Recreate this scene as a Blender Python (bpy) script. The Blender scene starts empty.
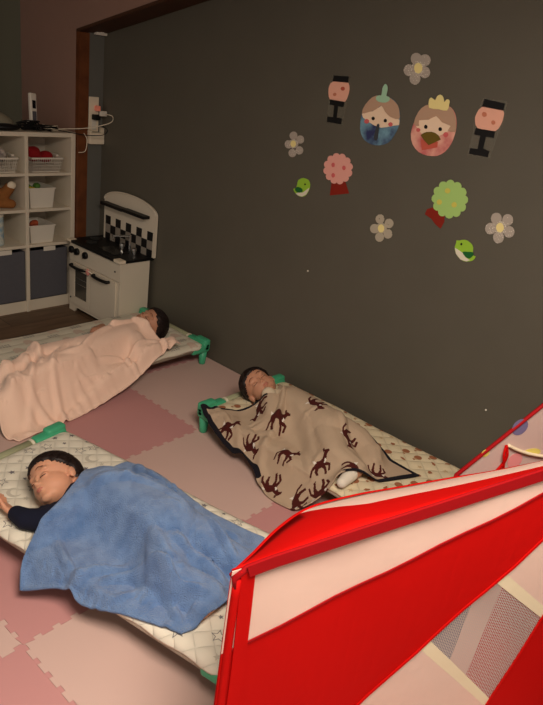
import bpy, bmesh, math, random, json
import numpy as np
from mathutils import Vector, Matrix
from mathutils.bvhtree import BVHTree
from mathutils.geometry import tessellate_polygon

C = bpy.context.scene.collection
SC = bpy.context.scene
PI = math.pi
rnd = random.Random(7)

# ------------------------------------------------------------------ camera, world, lights, exposure
cam_d = bpy.data.cameras.new('camera'); cam = bpy.data.objects.new('camera', cam_d); C.objects.link(cam)
cam_d.sensor_fit = 'VERTICAL'; cam_d.sensor_height = 24; cam_d.lens = 660.9/705*24; cam_d.clip_start = 0.02
def cam_rot(yaw, pitch, roll):
    fw = Vector((math.sin(yaw)*math.cos(pitch), math.cos(yaw)*math.cos(pitch), -math.sin(pitch)))
    r = Vector((math.cos(yaw), -math.sin(yaw), 0)); u = r.cross(fw)
    r2 = r*math.cos(roll)+u*math.sin(roll); u2 = u*math.cos(roll)-r*math.sin(roll)
    return Matrix((r2, u2, -fw)).transposed().to_4x4()
cam.matrix_world = Matrix.Translation((0, 0, 1.57)) @ cam_rot(math.radians(50.85), math.radians(22.96), math.radians(8.0))
SC.camera = cam

w = bpy.data.worlds.new('night'); SC.world = w; w.use_nodes = True
w.node_tree.nodes['Background'].inputs[0].default_value = (1.0, 0.90, 0.80, 1)
w.node_tree.nodes['Background'].inputs[1].default_value = 0.48

def area(name, loc, size, power, color, rot=(0, 0, 0), shape='DISK'):
    l = bpy.data.lights.new(name, 'AREA'); l.shape = shape; l.size = size; l.energy = power; l.color = color
    o = bpy.data.objects.new(name, l); o.location = loc; o.rotation_euler = rot; C.objects.link(o); return o
LAMP = (0.42, -0.02, 2.32)
area('ceiling_lamp_light', (LAMP[0], LAMP[1], 2.26), 0.95, 65, (1.0, 0.90, 0.80))
SC.view_settings.view_transform = 'Standard'; SC.view_settings.look = 'None'
SC.view_settings.gamma = 1; SC.view_settings.use_curve_mapping = False
SC.view_settings.exposure = 0.0

# ------------------------------------------------------------------ materials
MT = {}
def s2l(c):
    return tuple(((v/255)/12.92 if v/255 <= .04045 else ((v/255+.055)/1.055)**2.4) for v in c)+(1,)
def mat(name, rgb, rough=.7, noise=0, nscale=30, bump=0, bscale=200, metal=0, emit=None, estr=0, alpha=1, spec=.3, rgb2=None, sheen=0, bdist=.002):
    """rgb in sRGB 0..255 (albedo). noise mixes towards rgb2"""
    m = bpy.data.materials.new(name); m.use_nodes = True; nt = m.node_tree; N = nt.nodes; L = nt.links
    b = N['Principled BSDF']; b.inputs['Base Color'].default_value = s2l(rgb); b.inputs['Roughness'].default_value = rough
    b.inputs['Metallic'].default_value = metal; b.inputs['Specular IOR Level'].default_value = spec
    if sheen: b.inputs['Sheen Weight'].default_value = sheen
    tc = N.new('ShaderNodeTexCoord')
    if noise or rgb2:
        n = N.new('ShaderNodeTexNoise'); n.inputs['Scale'].default_value = nscale; n.inputs['Detail'].default_value = 5
        L.new(tc.outputs['Object'], n.inputs['Vector'])
        r = N.new('ShaderNodeValToRGB'); k = noise or 1
        c1 = s2l(rgb); c2 = s2l(rgb2) if rgb2 else tuple(v*.75 for v in c1[:3])+(1,)
        r.color_ramp.elements[0].position = .35; r.color_ramp.elements[1].position = .65
        r.color_ramp.elements[0].color = c1
        r.color_ramp.elements[1].color = tuple(a*(1-k)+q*k for a, q in zip(c1[:3], c2[:3]))+(1,)
        L.new(n.outputs['Fac'], r.inputs['Fac']); L.new(r.outputs['Color'], b.inputs['Base Color'])
    if bump:
        n2 = N.new('ShaderNodeTexNoise'); n2.inputs['Scale'].default_value = bscale; n2.inputs['Detail'].default_value = 3
        L.new(tc.outputs['Object'], n2.inputs['Vector'])
        bp = N.new('ShaderNodeBump'); bp.inputs['Strength'].default_value = bump; bp.inputs['Distance'].default_value = bdist
        L.new(n2.outputs['Fac'], bp.inputs['Height']); L.new(bp.outputs['Normal'], b.inputs['Normal'])
    if emit:
        b.inputs['Emission Color'].default_value = s2l(emit); b.inputs['Emission Strength'].default_value = estr
    if alpha < 1: b.inputs['Alpha'].default_value = alpha
    MT[name] = m; return m

# ------------------------------------------------------------------ object helpers
def link(o, parent=None):
    C.objects.link(o)
    if parent: o.parent = parent
    return o
def build(name, bm, m, parent=None, smooth=False, recalc=True):
    if recalc: bmesh.ops.recalc_face_normals(bm, faces=bm.faces)
    me = bpy.data.meshes.new(name); bm.to_mesh(me); bm.free()
    for x in (m if isinstance(m, (list, tuple)) else [m]): me.materials.append(MT[x] if isinstance(x, str) else x)
    if smooth: me.polygons.foreach_set('use_smooth', [True]*len(me.polygons))
    return link(bpy.data.objects.new(name, me), parent)
def thing(name, label, cat, loc=(0, 0, 0), rotz=0, group=None):
    o = bpy.data.objects.new(name, None); o.empty_display_size = .05; C.objects.link(o)
    o.location = loc; o.rotation_euler = (0, 0, rotz)
    return tag(o, label, cat, group)
def tag(o, label, cat, group=None):
    o['label'] = label; o['category'] = cat
    if group: o['group'] = group
    return o
def struct(name, bm, m, **k):
    o = build(name, bm, m, **k); o['kind'] = 'structure'; return o
def BM(): return bmesh.new()
def box(bm, x0, x1, y0, y1, z0, z1, bev=0, seg=2, mi=0):
    r = bmesh.ops.create_cube(bm, size=1); vs = r['verts']
    for v in vs:
        v.co = Vector(((x0+x1)/2+v.co.x*(x1-x0), (y0+y1)/2+v.co.y*(y1-y0), (z0+z1)/2+v.co.z*(z1-z0)))
    fs = list({f for v in vs for f in v.link_faces})
    for f in fs: f.material_index = mi
    if bev:
        es = list({e for v in vs for e in v.link_edges})
        q = bmesh.ops.bevel(bm, geom=vs+es, offset=bev, segments=seg, affect='EDGES', profile=.5)
        for f in q['faces']: f.material_index = mi
    return bm
def ico(bm, c, r, sub=2, M=None):
    q = bmesh.ops.create_icosphere(bm, subdivisions=sub, radius=1)
    if not isinstance(r, (tuple, list)): r = (r, r, r)
    for v in q['verts']:
        p = Vector((v.co.x*r[0], v.co.y*r[1], v.co.z*r[2]))
        if M: p = M @ p
        v.co = p+Vector(c)
    return q['verts']
def capsule(bm, p0, r0, p1, r1, sub=2):
    t = bmesh.new(); ico(t, p0, r0, sub); ico(t, p1, r1, sub)
    q = bmesh.ops.convex_hull(t, input=t.verts[:])
    g = list({x for k in ('geom_interior', 'geom_unused') for x in q[k] if isinstance(x, bmesh.types.BMVert)})
    if g: bmesh.ops.delete(t, geom=g, context='VERTS')
    loose = [f for f in t.faces if any(not e.is_manifold for e in f.edges)]
    vm = {}
    for v in t.verts: vm[v] = bm.verts.new(v.co)
    for f in t.faces:
        try: bm.faces.new([vm[v] for v in f.verts])
        except ValueError: pass
    t.free()
def tube(bm, pts, r, n=8, cap=True):
    pts = [Vector(p) for p in pts]; rings = []
    for i, p in enumerate(pts):
        d = (pts[min(i+1, len(pts)-1)]-pts[max(i-1, 0)]).normalized()
        u = d.orthogonal().normalized() if i == 0 else (up-d*up.dot(d)).normalized()
        up = u; v = d.cross(u); rr = r[i] if isinstance(r, (list, tuple)) else r
        rings.append([bm.verts.new(p+(u*math.cos(2*PI*k/n)+v*math.sin(2*PI*k/n))*rr) for k in range(n)])
    for a, b in zip(rings, rings[1:]):
        for k in range(n): bm.faces.new((a[k], a[(k+1) % n], b[(k+1) % n], b[k]))
    if cap:
        bm.faces.new(rings[0][::-1]); bm.faces.new(rings[-1])
def prism(bm, pts, d, mi=0):
    """pts: 3-D outline; d: extrusion vector"""
    d = Vector(d); a = [bm.verts.new(Vector(p)) for p in pts]; b = [bm.verts.new(Vector(p)+d) for p in pts]; n = len(pts)
    for t in tessellate_polygon([[Vector(p) for p in pts]]):
        for vv in (a, b):
            try: bm.faces.new([vv[i] for i in t]).material_index = mi
            except ValueError: pass
    for i in range(n):
        bm.faces.new((a[i], a[(i+1) % n], b[(i+1) % n], b[i])).material_index = mi
def lathe(bm, prof, cx=0, cy=0, n=24):
    rings = [[bm.verts.new((cx+r*math.cos(2*PI*k/n), cy+r*math.sin(2*PI*k/n), z)) for k in range(n)] for r, z in prof]
    for a, b in zip(rings, rings[1:]):
        for k in range(n): bm.faces.new((a[k], a[(k+1) % n], b[(k+1) % n], b[k]))
    bm.faces.new(rings[0][::-1]); bm.faces.new(rings[-1])
def spline(pts, n=8):
    pts = [Vector(p) for p in pts]; out = []
    for i in range(len(pts)-1):
        p0 = pts[max(i-1, 0)]; p1 = pts[i]; p2 = pts[i+1]; p3 = pts[min(i+2, len(pts)-1)]
        for j in range(n):
            t = j/n
            out.append(.5*((2*p1)+(-p0+p2)*t+(2*p0-5*p1+4*p2-p3)*t*t+(-p0+3*p1-3*p2+p3)*t**3))
    out.append(pts[-1]); return out
def remeshed(name, bm, m, parent, vox, smooth_it=2, clean=None):
    """union of overlapping closed shapes as one continuous skin"""
    bmesh.ops.recalc_face_normals(bm, faces=bm.faces)
    me = bpy.data.meshes.new('tmp'); bm.to_mesh(me); bm.free()
    o = bpy.data.objects.new('tmp', me); C.objects.link(o)
    r = o.modifiers.new('r', 'REMESH'); r.mode = 'VOXEL'; r.voxel_size = vox
    s = o.modifiers.new('s', 'SMOOTH'); s.factor = .5; s.iterations = smooth_it
    dg = bpy.context.evaluated_depsgraph_get(); ev = o.evaluated_get(dg)
    nm = bpy.data.meshes.new_from_object(ev); nm.name = name
    bpy.data.objects.remove(o)
    nm.materials.clear()
    nm.materials.append(MT[m]); nm.polygons.foreach_set('use_smooth', [True]*len(nm.polygons))
    return link(bpy.data.objects.new(name, nm), parent)
# paint and room
mat('wall_dark', (95, 91, 80), .5, .18, 6, .08, 350)
mat('wall_pink', (156, 124, 110), .7, .15, 4, .1, 300)
mat('wall_olive', (80, 76, 60), .8)
mat('wall_slate', (104, 104, 98), .7, .2, 5)
mat('ceiling_white', (200, 190, 175), .9)
mat('wood_trim', (112, 64, 34), .5, .6, 14, rgb2=(80, 42, 22))
mat('wood_trim_shaded', (74, 46, 30), .6, .4, 14)  # trim timber for the sloping header, its shadow put into the darker colour
mat('foam_light', (206, 176, 166), .8, .12, 3, .15, 500)
mat('foam_dark', (196, 142, 140), .8, .12, 3, .15, 500)
def wood_floor():
    m = mat('wood_floor', (112, 88, 66), .45); nt = m.node_tree; N = nt.nodes; L = nt.links
    tc = N['Texture Coordinate'] if 'Texture Coordinate' in N else N.new('ShaderNodeTexCoord')
    mp = N.new('ShaderNodeMapping'); mp.inputs['Scale'].default_value = (1.2, 9, 1)
    n = N.new('ShaderNodeTexNoise'); n.inputs['Scale'].default_value = 3; n.inputs['Detail'].default_value = 8
    L.new(tc.outputs['Object'], mp.inputs['Vector']); L.new(mp.outputs['Vector'], n.inputs['Vector'])
    br = N.new('ShaderNodeTexBrick'); br.inputs['Scale'].default_value = 1; br.inputs['Brick Width'].default_value = .9; br.inputs['Row Height'].default_value = .15
    br.inputs['Mortar Size'].default_value = .002; br.inputs['Color1'].default_value = s2l((126, 100, 76)); br.inputs['Color2'].default_value = s2l((104, 80, 60)); br.inputs['Mortar'].default_value = s2l((50, 38, 28))
    L.new(tc.outputs['Object'], br.inputs['Vector'])
    mx = N.new('ShaderNodeMix'); mx.data_type = 'RGBA'; mx.blend_type = 'MULTIPLY'; mx.inputs[0].default_value = .7
    r = N.new('ShaderNodeValToRGB'); r.color_ramp.elements[0].color = (.35, .35, .35, 1); r.color_ramp.elements[0].position = .3; r.color_ramp.elements[1].position = .7
    L.new(n.outputs['Fac'], r.inputs['Fac']); L.new(br.outputs['Color'], mx.inputs[6]); L.new(r.outputs['Color'], mx.inputs[7])
    L.new(mx.outputs[2], N['Principled BSDF'].inputs['Base Color'])
wood_floor()
# furniture and objects
mat('laminate_white', (222, 212, 192), .5, .08, 8)
mat('laminate_back', (190, 180, 165), .6)
mat('felt_grey', (92, 92, 98), .95, .2, 60, .3, 600)
mat('plastic_white', (226, 220, 206), .4)
mat('plastic_cream', (236, 224, 200), .45)
mat('black', (16, 15, 15), .5)
mat('black_gloss', (14, 14, 14), .25, spec=.5)
mat('black_tile', (26, 25, 25), .4)
mat('tile_grey', (150, 142, 130), .5)
mat('chrome', (190, 188, 182), .25, metal=.9)
mat('oven_glass', (70, 66, 58), .2, spec=.6)
mat('pink_plastic', (225, 150, 140), .5)
mat('red_cloth', (150, 24, 30), .9, bump=.4, bscale=80)
mat('orange_cloth', (190, 92, 60), .9)
mat('green_toy', (92, 140, 62), .6); mat('yellow_toy', (210, 190, 70), .6)
mat('plush_brown', (150, 98, 52), 1, .4, 60, .6, 250)
mat('tin_blue', (120, 165, 190), .4, rgb2=(210, 215, 205), nscale=26)
mat('ball_dark', (44, 32, 38), .5, rgb2=(200, 190, 180), nscale=22)
mat('charger_glow', (236, 160, 140), .5, emit=(255, 70, 40), estr=.06)
mat('screen_dark', (20, 20, 24), .2)
mat('dome_grey', (150, 145, 125), .7); mat('box_green', (74, 88, 76), .7); mat('box_brown', (92, 62, 44), .7)
mat('lamp_glow', (255, 230, 190), .5, emit=(255, 205, 150), estr=6)
# cots
mat('cot_green', (70, 172, 128), .42, .08, 10, spec=.4)
mat('cot_sage', (158, 160, 128), .7, .1, 20)
mat('cot_grey', (180, 168, 150), .8, .1, 20)
mat('strap_white', (224, 218, 196), .6)
def quilt(name, rgb, scale, diag=True):
    m = mat(name, rgb, .9); nt = m.node_tree; N = nt.nodes; L = nt.links; b = N['Principled BSDF']
    tc = N.new('ShaderNodeTexCoord'); sp = N.new('ShaderNodeSeparateXYZ'); L.new(tc.outputs['Object'], sp.inputs[0])
    def mth(op, a, c=None, v=None):
        q = N.new('ShaderNodeMath'); q.operation = op
        for i, k in enumerate((a, c)):
            if k is None: continue
            if isinstance(k, (int, float)): q.inputs[i].default_value = k
            else: L.new(k, q.inputs[i])
        return q.outputs[0]
    x, y = sp.outputs[0], sp.outputs[1]
    u = mth('ADD', x, y) if diag else x; v = mth('SUBTRACT', x, y) if diag else y
    def line(k): return mth('POWER', mth('ABSOLUTE', mth('SINE', mth('MULTIPLY', k, scale))), .35)
    h = mth('MULTIPLY', line(u), line(v)) if diag else line(v)
    bp = N.new('ShaderNodeBump'); bp.inputs['Strength'].default_value = .7; bp.inputs['Distance'].default_value = .006
    n = N.new('ShaderNodeTexNoise'); n.inputs['Scale'].default_value = 14; L.new(tc.outputs['Object'], n.inputs['Vector'])
    h2 = mth('ADD', h, mth('MULTIPLY', n.outputs['Fac'], .8))
    L.new(h2, bp.inputs['Height']); L.new(bp.outputs['Normal'], b.inputs['Normal'])
    r = N.new('ShaderNodeMapRange'); r.inputs['To Min'].default_value = .86; L.new(h, r.inputs['Value'])
    mx = N.new('ShaderNodeMix'); mx.data_type = 'RGBA'; mx.blend_type = 'MULTIPLY'; mx.inputs[0].default_value = 1
    mx.inputs[6].default_value = s2l(rgb); L.new(r.outputs[0], mx.inputs[7]); L.new(mx.outputs[2], b.inputs['Base Color'])
quilt('quilt_star', (232, 226, 208), 42)
quilt('quilt_bear', (222, 216, 196), 50, False)
quilt('quilt_balloon', (228, 214, 180), 36)
mat('print_grey', (120, 116, 118), .9); mat('print_pale', (198, 192, 176), .9)
mat('print_brown', (160, 104, 72), .9); mat('print_tan', (200, 176, 138), .9); mat('print_rose', (212, 192, 174), .9)
# blankets
mat('towel_blue', (90, 126, 178), 1, .8, 26, 1, 260, rgb2=(120, 154, 202), sheen=.3, bdist=.009)
mat('fleece_pink', (248, 214, 192), 1, .1, 12, .35, 260, sheen=.2)
mat('knit_beige', (184, 162, 138), 1, .12, 30, .5, 500)
mat('knit_brown', (72, 24, 20), 1, bump=.4, bscale=500)
mat('knit_navy', (24, 22, 30), 1, bump=.4, bscale=400)
mat('knit_white', (220, 212, 200), 1)
# people
def skin(name, rgb):
    m = mat(name, rgb, .55, .25, 9, .06, 300, rgb2=tuple(int(v*k) for v, k in zip(rgb, (1.0, .88, .86))))
    m.node_tree.nodes['Principled BSDF'].inputs['Subsurface Weight'].default_value = .12
    m.node_tree.nodes['Principled BSDF'].inputs['Subsurface Radius'].default_value = (.012, .004, .002)
skin('skin', (206, 154, 124)); skin('skin_warm', (190, 140, 112))
mat('lips', (188, 116, 102), .45); mat('lash', (40, 24, 20), .8); mat('brow', (110, 72, 54), .9)
mat('hair', (26, 17, 15), .5, .5, 60, .8, 160, rgb2=(46, 32, 27))
mat('cloth_navy', (17, 21, 40), .95, .2, 40, .4, 400)
mat('cloth_cream', (226, 208, 180), .95, .1, 20, .3, 200)
mat('cloth_white', (230, 222, 206), .95)
# tent
def nylon(name, rgb, tr=.38):
    m = mat(name, rgb, .7, bump=.2, bscale=14, bdist=.01, spec=.15); nt = m.node_tree; N = nt.nodes; L = nt.links
    t = N.new('ShaderNodeBsdfTranslucent'); t.inputs[0].default_value = s2l(rgb)
    mx = N.new('ShaderNodeMixShader'); mx.inputs[0].default_value = tr
    L.new(N['Principled BSDF'].outputs[0], mx.inputs[1]); L.new(t.outputs[0], mx.inputs[2]); L.new(mx.outputs[0], N['Material Output'].inputs[0])
nylon('nylon_red', (222, 16, 12)); nylon('nylon_darkred', (158, 14, 20), .05); nylon('nylon_white', (252, 226, 212), .35)
nylon('nylon_inner_blue', (140, 136, 164), .5); nylon('nylon_cream', (240, 226, 194), .1); nylon('nylon_pale', (236, 214, 206))
mat('dot_blue', (118, 112, 150), .6); mat('dot_yellow', (226, 214, 110), .6); mat('dot_pink', (232, 150, 150), .6)
def mesh_mat():
    m = mat('mesh_net', (245, 228, 220), .7); nt = m.node_tree; N = nt.nodes; L = nt.links
    tc = N.new('ShaderNodeTexCoord'); mp = N.new('ShaderNodeMapping'); L.new(tc.outputs['UV'], mp.inputs['Vector'])
    sp = N.new('ShaderNodeSeparateXYZ'); L.new(mp.outputs[0], sp.inputs[0])
    def mth(op, a, c=None):
        q = N.new('ShaderNodeMath'); q.operation = op
        for i, k in enumerate((a, c)):
            if k is None: continue
            if isinstance(k, (int, float)): q.inputs[i].default_value = k
            else: L.new(k, q.inputs[i])
        return q.outputs[0]
    def ln(s): return mth('GREATER_THAN', mth('ABSOLUTE', mth('SUBTRACT', mth('FRACT', mth('MULTIPLY', s, 135)), .5)), .39)
    f = mth('MAXIMUM', ln(sp.outputs[0]), ln(sp.outputs[1]))
    f = mth('MULTIPLY', f, .95)
    L.new(f, N['Principled BSDF'].inputs['Alpha'])
mesh_mat()
# paper cut-outs
for n_, c_ in dict(peach=(248, 220, 190), brownhair=(192, 158, 132), rose=(216, 104, 104), ink=(14, 12, 12), mint=(168, 212, 180), slate=(62, 66, 72),
                   butter=(246, 230, 156), olive=(112, 92, 28), brick=(206, 96, 78), coral=(242, 182, 158), rust=(190, 92, 70), clay=(206, 128, 100),
                   redbrown=(138, 34, 18), treepink=(238, 172, 158), treegreen=(172, 212, 122), orange=(212, 206, 96), lime=(156, 204, 60), cream=(232, 226, 204), darkgreen=(28, 104, 46)).items():
    mat(n_, c_, .6)
mat('robe_blue', (120, 165, 185), .6, 1, 16, rgb2=(52, 58, 100)); mat('robe_pink', (238, 180, 160), .6, 1, 18, rgb2=(206, 110, 110))
mat('film', (150, 145, 128), .25, alpha=.14, spec=.5)
def fabric_dots(name, c1, c2, sc):
    m = mat(name, c1, .8); nt = m.node_tree; N = nt.nodes; L = nt.links
    tc = N.new('ShaderNodeTexCoord'); v = N.new('ShaderNodeTexVoronoi'); v.inputs['Scale'].default_value = sc; v.inputs['Randomness'].default_value = .35
    L.new(tc.outputs['Object'], v.inputs['Vector']); r = N.new('ShaderNodeValToRGB')
    r.color_ramp.elements[0].position = .28; r.color_ramp.elements[1].position = .36
    r.color_ramp.elements[0].color = s2l(c2); r.color_ramp.elements[1].color = s2l(c1)
    L.new(v.outputs['Distance'], r.inputs['Fac']); L.new(r.outputs['Color'], N['Principled BSDF'].inputs['Base Color'])
fabric_dots('dotfab', (178, 168, 156), (232, 226, 212), 150)
fabric_dots('inkfab', (184, 174, 154), (84, 80, 72), 90)
# ------------------------------------------------------------------ room
XW = 2.49
b = BM(); box(b, -2.2, 2.6, -2.2, 4.8, -.10, -.01); struct('floor', b, 'wood_floor')
b = BM(); box(b, -2.2, 2.6, -2.2, 4.8, 2.42, 2.52); struct('ceiling', b, 'ceiling_white')
b = BM(); box(b, XW, 2.6, -2.2, 3.60, -.01, 2.42); struct('wall_right', b, 'wall_dark')
b = BM(); box(b, -2.2, 2.6, 4.70, 4.8, -.01, 2.42); struct('wall_back', b, 'wall_olive')
# the alcove end with its timber jamb, and the pink return wall that runs back beside the shelf
b = BM(); box(b, 2.388, 2.6, 3.60, 3.63, -.01, 2.42); struct('wall_alcove', b, 'wall_slate')
b = BM(); box(b, 2.324, 2.6, 3.63, 4.25, -.01, 2.42)
prism(b, [(2.324, 3.63, 1.640), (2.324, 3.63, 2.42), (2.324, .40, 2.42), (2.324, .42, 2.409)], (.08, 0, 0))
struct('wall_upper', b, 'wall_pink')
b = BM(); box(b, 2.322, 2.388, 3.596, 3.63, -.01, 1.628); struct('trim_1', b, 'wood_trim')
b = BM(); prism(b, [(2.322, 3.63, 1.624), (2.322, 3.63, 1.640), (2.322, .40, 2.42), (2.322, .46, 2.386)], (.16, 0, 0)); struct('trim_2', b, 'wood_trim_shaded')
# foam mats with interlocking teeth
XS = [.09, .69, 1.29, 1.89, 2.485]; YS = [.11, .71, 1.31, 1.91, 2.51, 3.025]
def seam(a, c, fixed, axis, out):
    pts = []
    n = max(6, int(round(abs(c-a)/.03))); 
    for k in range(n):
        t0 = a+(c-a)*(k/n); t1 = a+(c-a)*((k+1)/n); h = .006 if k % 2 else -.006
        if not out: h = 0
        s = .12*(t1-t0)
        pts += [(t0+s if h > 0 else t0-(s if k else 0), h), (t1-s if h > 0 else t1+(s if k < n-1 else 0), h)]
    pts = [(a, 0)]+[p for p in pts if abs(p[0]-a) > .001 and abs(p[0]-c) > .001]
    return [(p, fixed+h) if axis == 'x' else (fixed+h, p) for p, h in pts]
MATL = {(0, 1): 'dark pink foam mat at the near left corner of the play floor', (1, 1): 'pale foam mat partly in the shade beneath the near side of the star-print cot',
        (0, 2): 'pale foam mat touching the left edge below the star-print cot', (1, 2): 'dark pink foam mat under the blue towel overhang of the star-print cot',
        (2, 2): 'pale foam mat between the star-print cot and the deer blanket', (2, 3): 'dark pink foam mat in the open gap between the three cots',
        (3, 3): 'pale foam mat against the dark wall between the far cot and the deer blanket cot', (2, 1): 'dark pink foam mat between the star-print cot foot and the tent',
        (1, 3): 'pale foam mat beside the head of the star-print cot under the peach blanket hem', (3, 2): 'pale foam mat under the cot that stands along the dark wall',
        (3, 1): 'foam mat under the foot of the balloon-print cot', (1, 4): 'foam mat under the foot half of the far cot', (2, 4): 'foam mat under the middle of the far cot',
        (3, 4): 'foam mat under the head of the far cot by the toy kitchen', (0, 0): 'foam mat in front of the tent, off the near corner of the star-print cot', (3, 0): 'foam mat behind the tent against the dark wall', (0, 3): 'foam mat left of the star-print cot head', (0, 4): 'foam mat beyond the foot of the far cot',
        (2, 0): 'foam mat beneath the striped play tent, farther from its corner', (1, 0): 'foam mat beneath the near corner of the striped play tent'}
for i in range(4):
    for j in range(5):
        if (i, j) not in MATL: continue
        x0, x1, y0, y1 = XS[i], XS[i+1], YS[j], YS[j+1]
        ring = seam(x0, x1, y0, 'x', j > 0)+seam(y0, y1, x1, 'y', i < 3)
        top = seam(x0, x1, y1, 'x', j < 4)+[(x1, y1)]; lef = seam(y0, y1, x0, 'y', i > 0)+[(x0, y1)]
        ring += list(reversed(top))[:-1]+list(reversed(lef))[:-1]
        bm = BM(); prism(bm, [(p[0], p[1], -.01) for p in ring], (0, 0, .0098))
        # shrink each tile a hair so that the joint reads as a line
        cx, cy = (x0+x1)/2, (y0+y1)/2
        for v in bm.verts: v.co.x = cx+(v.co.x-cx)*.9985; v.co.y = cy+(v.co.y-cy)*.9985
        dark = (i+j) % 2 == 1 and (i, j) != (3, 2)
        tag(build('foam_mat', bm, 'foam_dark' if dark else 'foam_light'), MATL[(i, j)], 'floor mat', 'interlocking foam floor mats')
# ceiling lamp that lights the room (behind the photographer's shoulder)
t = thing('ceiling_lamp', 'round white ceiling lamp lighting the nap room', 'lamp', (LAMP[0], LAMP[1], 2.42))
b = BM(); lathe(b, [(.50, -.03), (.51, 0)]); build('lamp_base', b, 'plastic_white', t)
b = BM(); lathe(b, [(.38, -.085), (.45, -.07), (.49, -.032), (.49, -.0302)]); build('lamp_shade', b, 'lamp_glow', t, smooth=True)

# ------------------------------------------------------------------ storage shelf
SX = [1.14, 1.43, 1.715, 2.002, 2.29]; Y0, Y1 = 3.62, 3.92
t = thing('cube_shelf', 'white open cube shelf with four rows and phone on top', 'shelf', (1.73, 3.77, -.01))
def put(name, bm, m, **k):
    for v in bm.verts: v.co -= Vector((1.73, 3.77, -.01))
    return build(name, bm, m, t, **k)
b = BM(); box(b, 2.29, 2.318, Y0-.004, Y1, -.01, 1.078, .003); put('side_panel', b, 'laminate_white')
b = BM(); box(b, 1.115, 1.14, Y0-.004, Y1, -.01, 1.078, .003); put('side_panel', b, 'laminate_white')
for x in SX[1:4]:
    b = BM(); box(b, x-.011, x+.011, Y0, Y1-.008, -.01, 1.05, .002); put('divider', b, 'laminate_white')
b = BM(); box(b, 1.14, 2.29, Y0, Y1, 1.048, 1.072, .002); put('top_board', b, 'laminate_white')
for z in (.843, .632, .417):
    for k in range(4):
        b = BM(); box(b, SX[k]+(.011 if k else 0), SX[k+1]-(.011 if k < 3 else 0), Y0, Y1-.008, z-.017, z, .0015); put('shelf_board', b, 'laminate_white')
b = BM()
for k in range(4): box(b, SX[k]+(.011 if k else 0), SX[k+1]-(.011 if k < 3 else 0), Y0+.012, Y0+.026, -.01, .06)
put('plinth', b, 'laminate_white')
b = BM(); box(b, 1.14, 2.29, Y1-.008, Y1, -.01, 1.048); put('back_panel', b, 'laminate_back')
BINL = ['', 'grey fabric storage drawer second from the left at the shelf bottom', 'grey fabric storage drawer at the shelf bottom left of the divider', 'grey fabric storage drawer at the shelf bottom nearest the toy kitchen']
for k in (2, 3):
    cx = (SX[k]+SX[k+1])/2; q = thing('storage_bin', BINL[k], 'storage box', (cx, 3.76, .062), 0, 'grey fabric storage drawers')
    b = BM(); hw = .130
    for (a0, a1, c0, c1) in ((-hw, hw, -.128, -.124), (-hw, hw, .124, .128), (-hw, -hw+.004, -.128, .128), (hw-.004, hw, -.128, .128)): box(b, a0, a1, c0, c1, 0, .315, .001)
    box(b, -hw, hw, -.128, .128, 0, .004); build('box_body', b, 'felt_grey', q)
    b = BM(); box(b, -.035, .045, -.131, -.1285, .305, .333, .001); build('pull_tab', b, 'plastic_white', q)
# white boxes
def white_bin(x0, x1, z0, h, label, fill, fm, n, sd):
    q = thing('white_box', label, 'storage box', ((x0+x1)/2, 3.74, z0), 0, 'open white boxes on the shelf')
    hw = (x1-x0)/2; b = BM()
    for s in (-1, 1):
        prism(b, [(s*hw, -.10, h), (s*hw, .10, h), (s*(hw-.012), .092, 0), (s*(hw-.012), -.092, 0)], (-s*.003, 0, 0))
        prism(b, [(-hw, s*.10, h), (hw, s*.10, h), (hw-.012, s*.092, 0), (-hw+.012, s*.092, 0)], (0, -s*.003, 0))
    box(b, -hw+.012, hw-.012, -.092, .092, 0, .004); box(b, -hw-.003, hw+.003, -.103, -.099, h-.008, h, .001)
    build('box_body', b, 'plastic_white', q)
    r = random.Random(sd)
    for k in range(n):
        b = BM(); a = r.uniform(-.5, .5); c = Vector((r.uniform(-hw*.55, hw*.55), r.uniform(-.05, .05), z0+h*(.55+.25*k/n)+.02)); M_ = Matrix.Rotation(a, 3, 'Z') @ Matrix.Rotation(r.uniform(-.5, .5), 3, 'Y')
        vs = ico(b, (0, 0, 0), (r.uniform(.022, .04), r.uniform(.02, .035), r.uniform(.014, .024)), 3)
        for v in vs: v.co = M_ @ (v.co*(1+.12*math.sin(v.co.x*180+k)*math.cos(v.co.y*160)))+c+Vector(((x0+x1)/2, 3.74, 0))
        o = build(fill, b, fm[k % len(fm)], smooth=True)
        yield o
for k, o in enumerate(white_bin(2.025, 2.196, .632, .12, 'open white box with green toys on the third shelf level from below', 'toy_block', ['green_toy', 'yellow_toy', 'green_toy', 'green_toy'], 4, 3)):
    tag(o, ['green soft toy at the left of the upper white box', 'yellow soft toy poking out of the upper white box', 'green soft toy in the middle of the upper white box', 'topmost green soft toy in the upper white box'][k], 'toy', 'toys in the upper white box')
for k, o in enumerate(white_bin(2.025, 2.196, .417, .11, 'open white box holding orange cloth, above the grey drawer', 'rolled_cloth', ['orange_cloth'], 2, 9)):
    tag(o, 'orange brown cloth bundle in the lower white box' if k else 'deeper orange cloth bundle in the lower white box', 'cloth', 'cloths in the lower white box')
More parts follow.
